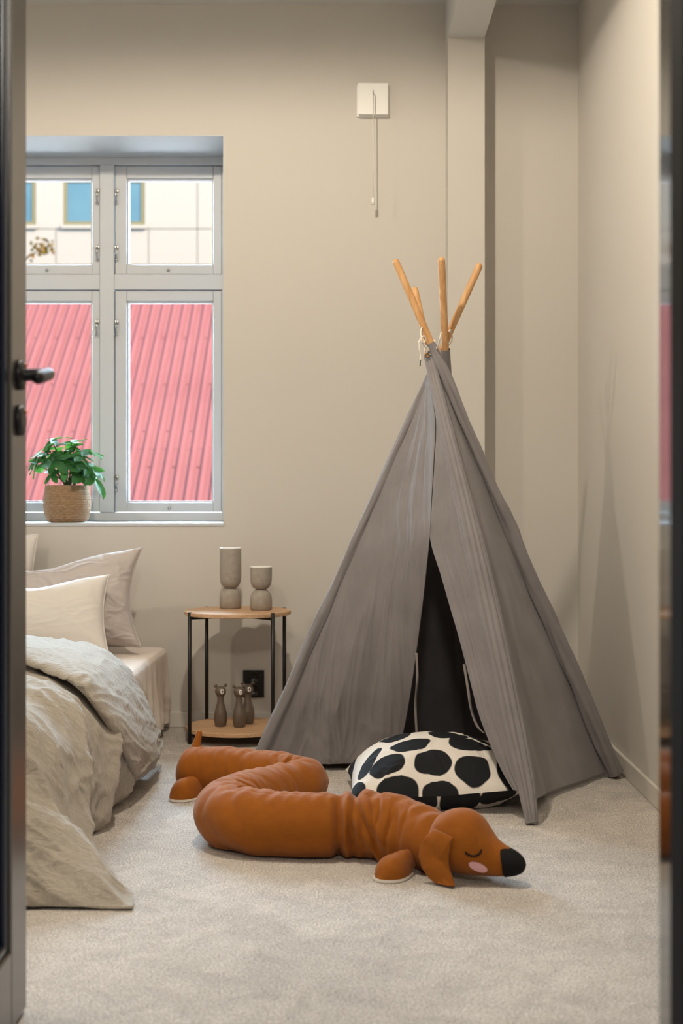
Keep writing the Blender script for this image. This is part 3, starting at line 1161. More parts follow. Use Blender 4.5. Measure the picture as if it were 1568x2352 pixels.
# sheet: flat on top, hanging to the floor down the long side with soft folds
rows = []
NY = 150
for i in range(NY):
    y = BY0 + 0.01 + (BY1 - 0.012 - BY0) * i / (NY - 1)
    prof = [(BX0, 0.306), (-1.5, 0.306), (-1.0, 0.306), (-0.80, 0.306), (-0.70, 0.3055), (-0.664, 0.303), (-0.650, 0.293), (-0.6445, 0.275), (-0.642, 0.22), (-0.640, 0.15), (-0.640, 0.09), (-0.640, 0.03)]
    P = spline([Vector((x, 0, z)) for x, z in prof], 90)
    corner = min(1.0, (BY1 - y) / 0.05)
    row = []
    for p in P:
        dn = max(0, 0.30 - p.z) / 0.29
        out = 0.013 * dn ** 0.7 * (N3(y * 13, dn * 1.2, 3.0) + 0.6 * math.sin(y * 52 + 2 * N3(y * 6, 1))) * (0.5 + dn) + 0.010 * (crease(y * 8 + p.z * 5, p.z * 7, 2) - .3) * min(1, dn * 2)
        topw = 0.0015 * (crease(p.x * 7, y * 7, 5)) * (1 - min(1, dn * 8))
        row.append(Vector((p.x + out - 0.03 * (1 - corner) ** 2 * min(1, dn * 3), y, p.z + topw - 0.008 * (1 - corner) ** 2)))
    rows.append(row)
# turn the sheet down at the head end
rows.append([Vector((p.x - (0.008 if p.x > -0.7 else 0), BY1 + 0.004, p.z - 0.012)) for p in rows[-1]])
rows.append([Vector((p.x - (0.010 if p.x > -0.7 else 0), BY1 + 0.005, max(0.012, p.z - 0.12))) for p in rows[-2]])
b = turned(gridmesh(rows))
solid(put('sheet', b, SHEET, bed), 0.002)

# ------------------------------------------------------------------ duvet
duv = thing('duvet', 'rumpled beige linen duvet spilling off the bed onto the carpet', 'duvet', (-1.2, 3.9, 0.3))
ctrl = [
    # head ............................................................ right hem
    [(-2.12, 4.50, .355), (-1.4, 4.50, .365), (-1.0, 4.50, .362), (-.82, 4.48, .345), (-.70, 4.46, .328), (-.628, 4.44, .262), (-.605, 4.42, .15), (-.625, 4.40, .035)],
    [(-2.12, 4.15, .395), (-1.4, 4.15, .405), (-1.0, 4.15, .402), (-.82, 4.15, .375), (-.70, 4.15, .342), (-.622, 4.15, .265), (-.600, 4.15, .14), (-.632, 4.15, .018)],
    [(-2.12, 3.85, .400), (-1.4, 3.85, .418), (-1.0, 3.85, .410), (-.82, 3.84, .380), (-.705, 3.83, .342), (-.630, 3.82, .262), (-.608, 3.82, .13), (-.645, 3.84, .010)],
    [(-2.12, 3.58, .385), (-1.4, 3.58, .405), (-1.0, 3.58, .398), (-.83, 3.57, .385), (-.720, 3.56, .350), (-.642, 3.54, .255), (-.622, 3.55, .12), (-.645, 3.60, .008)],
    [(-2.12, 3.38, .350), (-1.4, 3.38, .375), (-1.0, 3.38, .370), (-.85, 3.365, .375), (-.745, 3.36, .350), (-.650, 3.35, .262), (-.622, 3.38, .125), (-.625, 3.42, .010)],
    [(-2.12, 3.25, .220), (-1.4, 3.25, .235), (-1.0, 3.25, .240), (-.86, 3.25, .262), (-.755, 3.25, .240), (-.662, 3.24, .178), (-.590, 3.24, .105), (-.540, 3.25, .012)],
    [(-2.12, 3.13, .110), (-1.4, 3.13, .120), (-1.0, 3.12, .135), (-.84, 3.12, .180), (-.72, 3.12, .190), (-.62, 3.12, .150), (-.53, 3.12, .080), (-.470, 3.12, .012)],
    [(-2.12, 3.03, .040), (-1.4, 3.03, .045), (-1.0, 3.03, .055), (-.84, 3.03, .085), (-.72, 3.035, .100), (-.62, 3.04, .085), (-.52, 3.04, .050), (-.446, 3.05, .012)],
    [(-2.12, 2.99, .006), (-1.4, 2.99, .006), (-1.0, 2.99, .006), (-.84, 2.99, .006), (-.72, 2.99, .006), (-.62, 3.00, .006), (-.52, 2.99, .006), (-.438, 2.985, .006)],
]


def duv_disp(u, v, p):
    # u across (0 far side .. 1 hem), v from head to foot
    side = max(0.0, min(1.0, (u - 0.42) / 0.2))
    hem = max(0.0, (u - 0.6) / 0.4)
    foot = max(0.0, min(1.0, (v - 0.55) / 0.2))
    k = 0.0
    # long folds running off the mattress edge and fanning towards the hem
    q = p.y * 9.5 + 2.2 * (u - 0.55) * 3.0 + 1.3 * N3(u * 3, v * 4, 2)
    fold = 1 - abs(math.sin(q))
    k += side * (0.024 + 0.020 * hem) * (fold ** 1.8 - 0.25) * (1 - 0.65 * foot)
    k += side * 0.010 * N3(p.y * 7, u * 3, 6) * (1 - 0.4 * foot)
    # puffiness and crumple
    k += (0.018 + 0.016 * foot) * N3(p.x * 3.2, p.y * 3.2, p.z * 3) + 0.012 * foot * N3(p.x * 8, p.y * 6, p.z * 6)
    s1 = crease(p.x * 5.5 + p.z * 4, p.y * 5.5, p.z * 4)
    s2 = crease(p.x * 15 + p.z * 9, p.y * 12, p.z * 9 + 3)
    k += 0.018 * (s1 - 0.35) + 0.0050 * (s2 - 0.35)
    ed = min(1.0, (1 - u) / 0.05, (1 - v) / 0.04)
    return k * (0.25 + 0.75 * max(0, ed))


P = patch(ctrl, 230, 300, duv_disp)
b = gridmesh(P)
bmesh.ops.recalc_face_normals(b, faces=b.faces)
for v in b.verts:
    v.co.z = max(v.co.z, 0.005 + 0.004 * (0.5 + N3(v.co.x * 14, v.co.y * 14)))
solid(put('duvet_body', b, LINEN, duv), 0.006)

# turned back upper end of the duvet: a thick soft fold across the bed and down its side
ST = [  # upper edge, lower edge, outward normal, half thickness
    ((-2.10, 4.56, .40), (-2.10, 3.98, .43), (0, 0, 1), .035),
    ((-1.40, 4.57, .405), (-1.40, 3.97, .445), (0, 0, 1), .036),
    ((-1.02, 4.56, .402), (-1.00, 3.96, .438), (.05, 0, 1), .036),
    ((-.84, 4.54, .385), (-.80, 3.84, .405), (.25, 0, 1), .035),
    ((-.71, 4.48, .352), (-.69, 3.75, .362), (.65, 0, .8), .033),
    ((-.632, 4.42, .270), (-.625, 3.76, .275), (1, 0, .35), .031),
    ((-.595, 4.47, .165), (-.592, 3.87, .170), (1, 0, .08), .030),
    ((-.578, 4.55, .085), (-.590, 4.00, .085), (1, 0, -.05), .028),
    ((-.585, 4.53, .045), (-.605, 4.08, .045), (1, 0, -.2), .020),
]
NS, NC = 240, 120
A_ = spline([Vector(s[0]) for s in ST], NS)
B_ = spline([Vector(s[1]) for s in ST], NS)
N_ = spline([Vector(s[2]) for s in ST], NS)
T_ = spline([s[3] for s in ST], NS)
rows = []
for i in range(NS):
    a, c, n, t = A_[i], B_[i], N_[i].normalized(), T_[i]
    f = i / (NS - 1)
    row = []
    endt = min(1.0, (1 - f) / 0.05) ** 0.5
    for j in range(NC):
        q = 2 * math.pi * j / NC
        co_, si = math.cos(q), math.sin(q)
        x_ = 0.5 - 0.5 * math.copysign(abs(co_) ** 0.75, co_)
        y_ = math.copysign(abs(si) ** 0.8, si) * (0.62 + 0.5 * x_ if si > 0 else 0.55)
        p = a.lerp(c, x_) + n * (y_ * t * endt)
        k = 0.0
        if si > -0.2:
            al = f * 9
            k += 0.016 * N3(al * 0.55, x_ * 2.2, 3) + 0.011 * (crease(al * 0.9 + x_ * 1.6, x_ * 2.6, 1) - 0.35)
            k += 0.0028 * (crease(al * 2.2 + x_ * 3, x_ * 4, 4) - 0.35)
            k += 0.010 * math.sin(x_ * 5 + f * 7) * N3(f * 6, 2)
        row.append(p + n * k * endt)
    rows.append(row)
b = gridmesh(rows, True, True)
for v in b.verts:
    v.co.z = max(v.co.z, 0.02)
put('turned_down_fold', b, LINEN, duv)

# ------------------------------------------------------------------ bed pillows
def lean(name, label, m, faces, loc, tilt, roll=0.0, yaw=0.0, pipe=None):
    """pillow stood on its long edge: local X stays horizontal, local Y goes up, leaning back by tilt"""
    t_ = thing(name, label, 'pillow', loc)
    M = Matrix.Translation(Vector(loc)) @ Matrix.Rotation(yaw, 4, 'Z') @ Matrix.Rotation(R(90) - tilt, 4, 'X') @ Matrix.Rotation(roll, 4, 'Z')
    b_ = pillow_bm(faces)
    b_.transform(M)
    put('cover', b_, m, t_)
    if pipe is not None:
        q = piping_bm(faces, 0.0028)
        q.transform(M)
        put('piping', q, m, t_)
    return t_


def slump(dip, drop=0.0, ctr=0.0):
    def f(p, a, b_):
        y_ = p.y
        if b_ > 0:
            y_ -= dip * b_ ** 2 * math.exp(-((a - ctr) / 0.45) ** 2)
        return Vector((p.x, y_ + drop * a, p.z))
    return f


lean('bed_pillow', 'large pale grey linen pillow leaning on the wall under the window', GREYPIL,
     pillow(0.62, 0.36, 0.21, pinch=0.14, wr=0.018, seed=1.2, n=110, crumple=3.4, sag=slump(0.055, 0.0, -0.2)), (-1.016, 5.055, 0.493), R(17), R(3), R(-4), True)
lean('bed_pillow', 'smooth cream pillow propped in front of the grey linen pillow', CREAMPIL,
     pillow(0.56, 0.29, 0.17, pinch=0.075, wr=0.006, seed=4.7, n=90, crumple=2.5, sag=slump(0.035, 0.0, 0.1)), (-1.072, 4.84, 0.448), R(24), R(3), R(2), True)
lean('bed_pillow', 'cream pillow standing upright against the wall, barely showing behind the grey linen pillow', CREAMPIL,
     pillow(0.50, 0.42, 0.12, pinch=0.07, wr=0.005, seed=8.1, n=70, crumple=2.5), (-1.375, 5.235, 0.518), R(7), R(-1), 0, True)

# ------------------------------------------------------------------ side table
TX, TY, TZ, TR = -0.369, 5.06, 0.4595, 0.189
tab = thing('side_table', 'small round two tier oak side table with thin black legs', 'table', (TX, TY, 0))


def disc(z0, z1, r):
    return lathe([(r - 0.002, z0), (r, z0 + 0.002), (r, z1 - 0.002), (r - 0.002, z1), (0.0, z1)], (TX, TY, 0), 72)


put('table_top', disc(TZ - 0.0145, TZ, TR), OAK, tab, False)
put('lower_shelf', disc(0.036, 0.0505, TR - 0.004), OAK, tab, False)
LA = [212, 314, 31, 131]
lp_ = []
for a in LA:
    p = Vector((TX + TR * math.cos(R(a)), TY + TR * math.sin(R(a)), 0))
    lp_.append(p)
    b = tube([p + Vector((0, 0, 0.003)), p + Vector((0, 0, TZ + 0.001))], 0.0068, 14)
    put('leg', b, BLACK, tab)
b = bmesh.new()
for z in (TZ - 0.020, 0.029):
    for i, j in ((0, 2), (1, 3)):
        u_ = Vector((0, 0, 1))
        d = (lp_[j] - lp_[i]).normalized()
        s_ = d.cross(u_) * 0.006
        q = [lp_[i] + s_, lp_[j] + s_, lp_[j] - s_, lp_[i] - s_]
        dz = 0.0 if i == 0 else 0.0005
        slab([x_ + Vector((0, 0, z + dz - 0.005)) for x_ in q], Vector((0, 0, 0.0095)), b)
put('cross_bar', b, BLACK, tab, False)

# vases
def vase(label, x_, y_, neck, top):
    t_ = thing('vase', label, 'vase', (x_, y_, TZ), group='stoneware vases on the side table')
    c = (x_, y_, TZ)
    low = [(0.036, 0.0005), (0.0385, 0.003), (0.039, 0.03), (0.0385, 0.043), (0.036, 0.054), (0.031, 0.0625), (0.024, 0.0685), (0.0185, neck - 0.001)]
    put('base', lathe([(r, z) for r, z in low] + [(0.0, neck)], c, 56), STONE, t_)
    z = neck
    cup = [(0.0185, z), (0.026, z + 0.004), (0.0325, z + 0.0115), (0.0365, z + 0.022), (0.0385, z + 0.036), (0.039, z + 0.05), (0.039, top - 0.003), (0.0385, top),
           (0.0365, top), (0.036, top - 0.004), (0.036, z + 0.05), (0.030, z + 0.02), (0.0, z + 0.012)]
    put('cup', lathe(cup, c, 56), STONE, t_)
    rim = [(0.0363, top - 0.006), (0.0391, top - 0.0025), (0.0394, top + 0.0004), (0.0382, top + 0.0012), (0.0362, top + 0.0004), (0.0358, top - 0.006)]
    b_ = bmesh.new()
    c_ = Vector(c)
    rr = [[c_ + Vector((r * math.cos(2 * math.pi * k / 56), r * math.sin(2 * math.pi * k / 56), z2)) for k in range(56)] for r, z2 in rim[1:] + rim[:1]]
    gridmesh(rr + [rr[0]], True, bm=b_)
    put('rim', b_, VASEWHITE, t_)
    return t_


vase('tall grey stoneware vase with hourglass waist and white rim on the side table', -0.4015, 5.145, 0.0735, 0.2185)
vase('short grey stoneware vase shaped like an hourglass, right of the tall one', -0.2870, 5.075, 0.0735, 0.1545)

# bear figures
SZ = 0.0505


def bear(label, x_, y_, yaw, h=0.151):
    s = h / 0.151
    t_ = thing('bear_figure', label, 'figurine', (x_, y_, SZ), yaw, 'wooden bear figures on the lower shelf')
    M = WM[t_.name]
    body = [(0.0165, 0.0), (0.0185, 0.002), (0.0225, 0.018), (0.0235, 0.032), (0.0225, 0.046), (0.0185, 0.062), (0.0140, 0.078), (0.0118, 0.090), (0.0115, 0.102), (0.0128, 0.110), (0.0, 0.114)]
    rr = spline([Vector((r, 0, z)) for r, z in body], 44)
    b_ = lathe([(p.x * s, p.z * s) for p in rr], seg=36)
    b_.transform(M)
    put('body', b_, BEARWOOD, t_)
    b_ = ball((0, 0, 0.124 * s), 0.0198 * s, sub=4, scale=(1, 1, 0.98))
    b_.transform(M)
    hd = put('head', b_, BEARWOOD, t_)
    for e in (-1, 1):
        b_ = ball((0.0185 * e * s, 0, 0.1445 * s), 0.0066 * s, sub=3, scale=(1, 0.8, 1))
        b_.transform(M)
        put('ear', b_, BEARWOOD, hd)
    b_ = ball((0, -0.0192 * s, 0.125 * s), 0.0088 * s, sub=3, scale=(0.78, 0.22, 1.1))
    b_.transform(M)
    put('muzzle', b_, BEARWHITE, hd)
    b_ = ball((0, -0.0212 * s, 0.127 * s), 0.0028 * s, sub=2, scale=(1, 0.5, 0.9))
    tube([(0, -0.0212 * s, 0.126 * s), (0, -0.0210 * s, 0.1205 * s)], 0.0007 * s, 6, b_)
    b_.transform(M)
    put('nose', b_, BEARBLACK, hd)
    return t_


bear('brown wooden bear figure standing apart on the left of the lower shelf', -0.4280, 5.035, R(22))
bear('brown wooden bear figure at the front, between the other two', -0.3610, 5.020, R(20))
bear('brown wooden bear figure standing behind the front one, before the socket', -0.3350, 5.090, R(20))

# ------------------------------------------------------------------ wall fittings
sx0, sx1, sz0, sz1 = (558 - 784) / 613.6, (606.5 - 784) / 613.6, CAM_H + (1130 - 1601.5) / 613.6, CAM_H + (1130 - 1539) / 613.6
soc = thing('wall_socket', 'black double wall socket behind the bear figures', 'socket', ((sx0 + sx1) / 2, BW - 0.001, sz0))
put('cover_plate', box(sx0, sx1, BW - 0.009, BW - 0.0005, sz0, sz1, 0.002), BLACKPL, soc, False)
scx = (sx0 + sx1) / 2
for zc in (sz0 + 0.0268, sz1 - 0.0268):
    b = bmesh.new()
    ring = [(0.0225, 0.0), (0.0225, 0.0024), (0.0205, 0.0026), (0.0195, 0.0010), (0.0, 0.0010)]
    lathe(ring, seg=36, bm=b)
    b.transform(Matrix.Translation((scx, BW - 0.009, zc)) @ Matrix.Rotation(R(90), 4, 'X'))
    for e in (-1, 1):
        ball((scx + e * 0.0095, BW - 0.0100, zc), 0.0026, b, 2)
        ball((scx, BW - 0.0112, zc + e * 0.019), 0.0016, b, 2)
    put('outlet', b, BLACKPL, soc)

vx0, vx1, vz0, vz1 = (819 - 784) / 613.6, (893 - 784) / 613.6, CAM_H + (1130 - 270) / 613.6, CAM_H + (1130 - 195.5) / 613.6
ven = thing('wall_vent', 'square white air vent with pull cord high on the wall', 'vent', ((vx0 + vx1) / 2, BW - 0.001, vz0))
put('base_plate', box(vx0, vx1 + 0.002, BW - 0.010, BW - 0.0005, vz0, vz1, 0.003), PLASTIC, ven, False)
put('inner_ring', box(vx0 + 0.014, vx1 - 0.012, BW - 0.030, BW - 0.010, vz0 + 0.012, vz1 - 0.012, 0.002), PLASTIC, ven, False)
b = box(vx0 + 0.004, vx1 - 0.004, BW - 0.041, BW - 0.031, vz0 + 0.002, vz1 - 0.001, 0.002)
pv = Vector((vx0, BW - 0.036, vz0))
b.transform(Matrix.Translation(pv) @ Matrix.Rotation(R(2.2), 4, 'Z') @ Matrix.Rotation(R(-2.0), 4, 'X') @ Matrix.Translation(-pv))
put('cover_flap', b, PLASTIC, ven, False)
cyy = BW - 0.085
c0, c1 = at(856.5, 207, cyy), at(857.5, 455, cyy)
put('pull_cord', tube([Vector((c0.x, BW - 0.045, c0.z + 0.004)), c0, c1], 0.0024, 8), PLASTIC, ven)
put('cord_weight', tube([c1 + Vector((-0.002, 0, 0)), c1 + Vector((-0.002, 0, -0.024))], 0.0058, 12), PLASTIC, ven)

# ------------------------------------------------------------------ potted plant on the sill
PXc, PYc = -1.046, 5.425
pl_ = thing('potted_plant', 'green leafy plant in a woven seagrass pot on the window sill', 'plant', (PXc, PYc, WZ0))
prof = [(0.062, 0.001), (0.074, 0.006), (0.083, 0.025), (0.0875, 0.05), (0.0885, 0.07), (0.087, 0.095), (0.083, 0.120), (0.0805, 0.140), (0.0775, 0.142), (0.075, 0.138), (0.075, 0.118), (0.0, 0.117)]
P = spline([Vector((r, 0, z)) for r, z in prof[:8]], 150)
b = bmesh.new()
rows = []
for i, p in enumerate(P):
    row = []
    for k in range(96):
        a = 2 * math.pi * k / 96
        coil = 0.0016 * abs(math.sin(p.z * math.pi / 0.0095 + 0.03 * math.sin(a * 9)))
        tw = 0.0008 * math.sin(a * 70 + p.z * 900)
        r = p.x + coil + tw + 0.0012 * N3(math.cos(a) * 3, math.sin(a) * 3, p.z * 30)
        row.append(Vector((PXc + r * math.cos(a), PYc + r * math.sin(a), WZ0 + p.z)))
    rows.append(row)
for r, z in prof[8:]:
    rows.append([Vector((PXc + max(r, 1e-4) * math.cos(2 * math.pi * k / 96), PYc + max(r, 1e-4) * math.sin(2 * math.pi * k / 96), WZ0 + z)) for k in range(96)])
gridmesh(rows, True, True, b)
put('pot', b, POT, pl_)
put('soil', lathe([(0.074, 0.118), (0.074, 0.124), (0.05, 0.129), (0.0, 0.131)], (PXc, PYc, WZ0), 32), SOIL, pl_)


def leaf_mesh(name, L, W, curl):
    b_ = bmesh.new()
    rows_ = []
    for i in range(11):
        t = i / 10
        hw = W / 2 * (math.sin(math.pi * min(1, t ** 0.8)) ** 0.7 if 0 < t < 1 else 0.02) * (0.55 + 0.6 * t)
        row = []
        for j in range(5):
            s = -1 + j / 2
            z_ = -curl * L * t * t + 0.10 * W * abs(s) + 0.015 * L * math.sin(t * 9) * abs(s)
            row.append(Vector((s * hw, L * t, z_)))
        rows_.append(row)
    gridmesh(rows_, bm=b_)
    me = bpy.data.meshes.new(name)
    b_.to_mesh(me)
    b_.free()
    me.polygons.foreach_set('use_smooth', [True] * len(me.polygons))
    me.materials.append(LEAF)
    return me


LM = [leaf_mesh('leaf', 0.072, 0.043, 0.12), leaf_mesh('leaf', 0.064, 0.036, 0.28), leaf_mesh('leaf', 0.080, 0.045, 0.30)]
rl = random.Random(5)
# rosettes: photo pixel of the centre, depth, facing
ROS = [(120, 1012, 5.43, 0.2), (165, 1016, 5.45, 0.2), (112, 1034, 5.43, 0.2), (87, 1048, 5.40, -.4), (104, 1062, 5.37, -.2), (128, 1058, 5.36, 0), (150, 1072, 5.36, .1), (140, 1040, 5.45, .1), (168, 1058, 5.40, .2), (172, 1028, 5.44, .2),
       (188, 1050, 5.38, .4), (205, 1040, 5.44, .5), (200, 1078, 5.37, .4), (214, 1075, 5.42, .6), (217, 1100, 5.38, .7), (120, 1088, 5.38, -.1), (185, 1095, 5.38, .3), (84, 1070, 5.42, -.5),
       (150, 1050, 5.50, 0), (120, 1050, 5.51, 0), (185, 1065, 5.51, .3)]
stem_b = bmesh.new()
root = Vector((PXc, PYc, WZ0 + 0.125))
for (px, py, d, s) in ROS:
    c = at(px, py, d)
    mid = root.lerp(c, 0.55) + Vector((0, 0, 0.02))
    tube(spline([root + Vector((rl.uniform(-.02, .02), rl.uniform(-.02, .02), 0)), mid, c], 12), 0.0022, 7, stem_b)
    axis = (c - root + Vector((0.0, -0.03, 0.03))).normalized()
    q0 = Vector((0, 0, 1)).rotation_difference(axis)
    nleaf = 6
    a0 = rl.uniform(0, 6)
    for k in range(nleaf):
        a = a0 + 2 * math.pi * k / nleaf + rl.uniform(-.25, .25)
        o = bpy.data.objects.new('leaf', rl.choice(LM))
        S.collection.objects.link(o)
        o.parent = pl_
        M = Matrix.Translation(c - Vector(pl_.location)) @ q0.to_matrix().to_4x4() @ Matrix.Rotation(a, 4, 'Z') @ Matrix.Rotation(rl.uniform(-0.5, 0.45), 4, 'X') @ Matrix.Scale(rl.uniform(.7, 1.1), 4)
        o.matrix_local = M
put('stem', stem_b, STEM, pl_)

# ------------------------------------------------------------------ long plush dog
dog = thing('plush_dog', 'long rust brown plush dachshund lying in a zigzag on the carpet', 'soft toy', (0.0, 3.6, 0))
DP = [(-0.482, 4.170, .052), (-0.460, 4.165, .064), (-0.38, 4.150, .069), (-0.28, 4.115, .069), (-0.19, 4.07, .069), (-0.132, 4.032, .069), (-0.104, 3.990, .068), (-0.117, 3.932, .069),
      (-0.165, 3.875, .070), (-0.215, 3.80, .072), (-0.262, 3.715, .074), (-0.288, 3.640, .076), (-0.288, 3.560, .077), (-0.250, 3.490, .077), (-0.17, 3.452, .077), (-0.08, 3.440, .077),
      (0.02, 3.440, .077), (0.10, 3.420, .076), (0.17, 3.370, .072), (0.215, 3.310, .066), (0.242, 3.272, .052)]
pts = spline([Vector(p) for p in DP], 600)
flat = [Vector((p.x, p.y, 0)) for p in pts]
seq, TL = resample([Vector((p.x, p.y, p.z)) for p in pts], 640)
radii = [p.z for p in seq]
ctr = [Vector((p.x, p.y, p.z * 0.985)) for p in seq]
# curvature, smoothed: where the body bends the cloth gathers on the inner side
NB = len(ctr)
cur = []
for i in range(NB):
    a, c_, e = ctr[max(i - 6, 0)], ctr[i], ctr[min(i + 6, NB - 1)]
    t0, t1 = (c_ - a), (e - c_)
    t0.z = t1.z = 0
    cur.append(0.0 if t0.length < 1e-6 or t1.length < 1e-6 else (t0.x * t1.y - t0.y * t1.x) / (t0.length * t1.length))
cs = []
for i in range(NB):
    lo_, hi_ = max(0, i - 22), min(NB, i + 23)
    cs.append(sum(cur[lo_:hi_]) / (hi_ - lo_))
PINCH = [(0.02, 0.020, .20), ]
NK = 110
fr = frames([Vector((p.x, p.y, 0)) for p in ctr])
# smooth the frames through the tight bends
sm = []
for i in range(NB):
    v = Vector((0, 0, 0))
    for j in range(max(0, i - 12), min(NB, i + 13)):
        v += fr[j][0]
    v.normalize()
    sm.append((v, v.cross(Vector((0, 0, 1))).normalized()))


def smooth01(x):
    x = max(0.0, min(1.0, x))
    return x * x * (3 - 2 * x)


rows = []
neck_s = 0.915
for i in range(NB):
    s = i / (NB - 1) * TL
    f = i / (NB - 1)
    r = radii[i]
    r *= math.sqrt(max(0.0, 1 - max(0, 1 - s / 0.055) ** 2.2))
    t, sd = sm[i]
    row = []
    # the gather in the front stretch where the body lifts towards the head
    g1 = math.exp(-((ctr[i].x + 0.006) / 0.014) ** 2) if f > 0.72 else 0.0
    g2 = math.exp(-((ctr[i].x - 0.034) / 0.011) ** 2) if f > 0.72 else 0.0
    for k in range(NK):
        a = 2 * math.pi * k / NK
        ca, sa = math.cos(a), math.sin(a)
        inner = max(0.0, ca * math.copysign(1, cs[i])) if abs(cs[i]) > 1e-4 else 0.0
        bend = min(1.0, abs(cs[i]) * 7)
        k_ = 0.0
        top = smooth01((sa + 0.35) / 1.2)
        diag = math.exp(-((ctr[i].x - 0.085) / 0.055) ** 2) if f > 0.72 else 0.0
        sk = s + 0.035 * sa * diag
        n1 = N3(sk * 17 + 0.8 * sa, a * 0.5, 1.0)
        n2 = N3(sk * 44 + 1.2 * sa, a * 0.9, 6.0)
        k_ += (0.0028 + 0.016 * diag + 0.007 * bend) * n1 + (0.0010 + 0.0035 * diag + 0.0035 * bend * (0.4 + 0.6 * inner)) * n2
        # sharp gathers fanning out of the inner side of each bend
        g = 1 - min(1.0, abs(N3(s * 21 + 0.9 * ca, a * 0.30, 9)) * 3.4)
        k_ -= 0.026 * bend * g * (0.12 + 0.88 * inner) * (0.35 + 0.65 * top)
        k_ += 0.006 * bend * inner
        # short puckers along the top seam and the ground
        k_ += 0.0075 * N3(s * 34 + 0.8 * a, 1.0) * math.exp(-((a - 1.65) / 0.60) ** 2)
        k_ += 0.0050 * N3(s * 34 + 0.9 * a, 7.0) * math.exp(-((a - 5.45) / 0.42) ** 2)
        # sewn seam
        k_ -= 0.0018 * math.exp(-((a - 1.75) / 0.030) ** 2)
        wob = N3(a * 1.2, 2.0) * 0.006
        k_ -= 0.028 * g1 * (0.6 + 0.6 * N3(a * 0.9, 4)) + 0.024 * g2 * (0.5 + 0.8 * N3(a * 1.1 + 3, 8))
        k_ += 0.004 * math.exp(-((ctr[i].x - 0.014) / 0.010) ** 2) * (f > 0.72)
        rr = max(0.002, r + k_ * min(1, r / 0.05))
        p = ctr[i] + sd * (-ca * rr) + Vector((0, 0, 1)) * (sa * rr)
        p.z = max(p.z, 0.003) if p.z > 0.012 else 0.003 + 0.35 * max(0, p.z)
        row.append(p)
    rows.append(row)
b = gridmesh(rows, True, True)
body = put('body', b, DOG, dog)

# head: ellipse sections along the skull-to-nose axis
H0 = Vector((0.205, 3.270, 0.0))
HA = Vector((0.90, -0.435, 0.0)).normalized()
HS = Vector((-HA.y, HA.x, 0)) * -1        # near side (towards the room's door)
if HS.y > 0:
    HS = -HS
# distance along axis, centre height, half height, half width
HSEC = [(0.000, .084, .006, .006), (0.006, .085, .030, .028), (0.020, .086, .052, .050), (0.044, .086, .067, .062), (0.072, .0865, .0735, .067), (0.098, .085, .0725, .066),
        (0.121, .0790, .0655, .059), (0.140, .0680, .0535, .049), (0.157, .0585, .0430, .040), (0.175, .0535, .0360, .0345), (0.192, .0515, .0300, .029), (0.207, .0500, .0240, .0235), (0.219, .0485, .0150, .0145), (0.2245, .048, .003, .003)]
hs = spline([Vector(q[:3]) for q in HSEC], 90)
hw_ = spline([q[3] for q in HSEC], 90)


def head_rows(i0, i1, grow=0.0, seg=72, seam=True):
    rows_ = []
    for i in range(i0, i1):
        t_, cz, hh = hs[i]
        ww = hw_[i]
        row = []
        for k in range(seg):
            a = 2 * math.pi * k / seg
            ca, sa = math.cos(a), math.sin(a)
            e = 1.0
            if seam:
                for a0 in (0.62, math.pi - 0.62):
                    e -= 0.012 * math.exp(-((a - a0) / 0.035) ** 2)
                e += 0.012 * N3(ca * 2 + t_ * 9, sa * 2, t_ * 20)
            row.append(H0 + HA * t_ + HS * (ca * max(0.001, ww * e + grow)) + Vector((0, 0, cz + sa * max(0.001, hh * e + grow))))
        rows_.append(row)
    return rows_


b = gridmesh(head_rows(0, 90), True, True)
head = put('head', b, DOG, dog)
# nose cap: the last stretch of the muzzle in black, slightly proud, slanting back at the top
i0 = 64
rows = head_rows(i0, 90, 0.0022, 72, False)
for q, row in enumerate(rows):
    f = 1 - q / (len(rows) - 1)
    for k in range(72):
        sa = math.sin(2 * math.pi * k / 72)
        row[k] = row[k] - HA * (0.010 * f * max(0, sa) ** 1.0) + HA * 0.003
rows.insert(0, [p + HA * 0.004 + (H0 + HA * hs[i0][0] + Vector((0, 0, hs[i0][1])) - p) * 0.22 for p in rows[0]])
put('nose', gridmesh(rows, True, True), DOGBLACK, head)

me = head.data
hb = BVHTree.FromPolygons([WM[head.name] @ v.co for v in me.vertices], [tuple(p.vertices) for p in me.polygons])


def on_head(t_, z, side=1, lift=0.0008):
    o_ = H0 + HA * t_ + HS * (0.3 * side) + Vector((0, 0, z))
    h, n, *_ = hb.ray_cast(o_, -HS * side)
    if h is None:
        return o_
    return h + n * lift if n.dot(HS * side) > 0 else h - n * lift


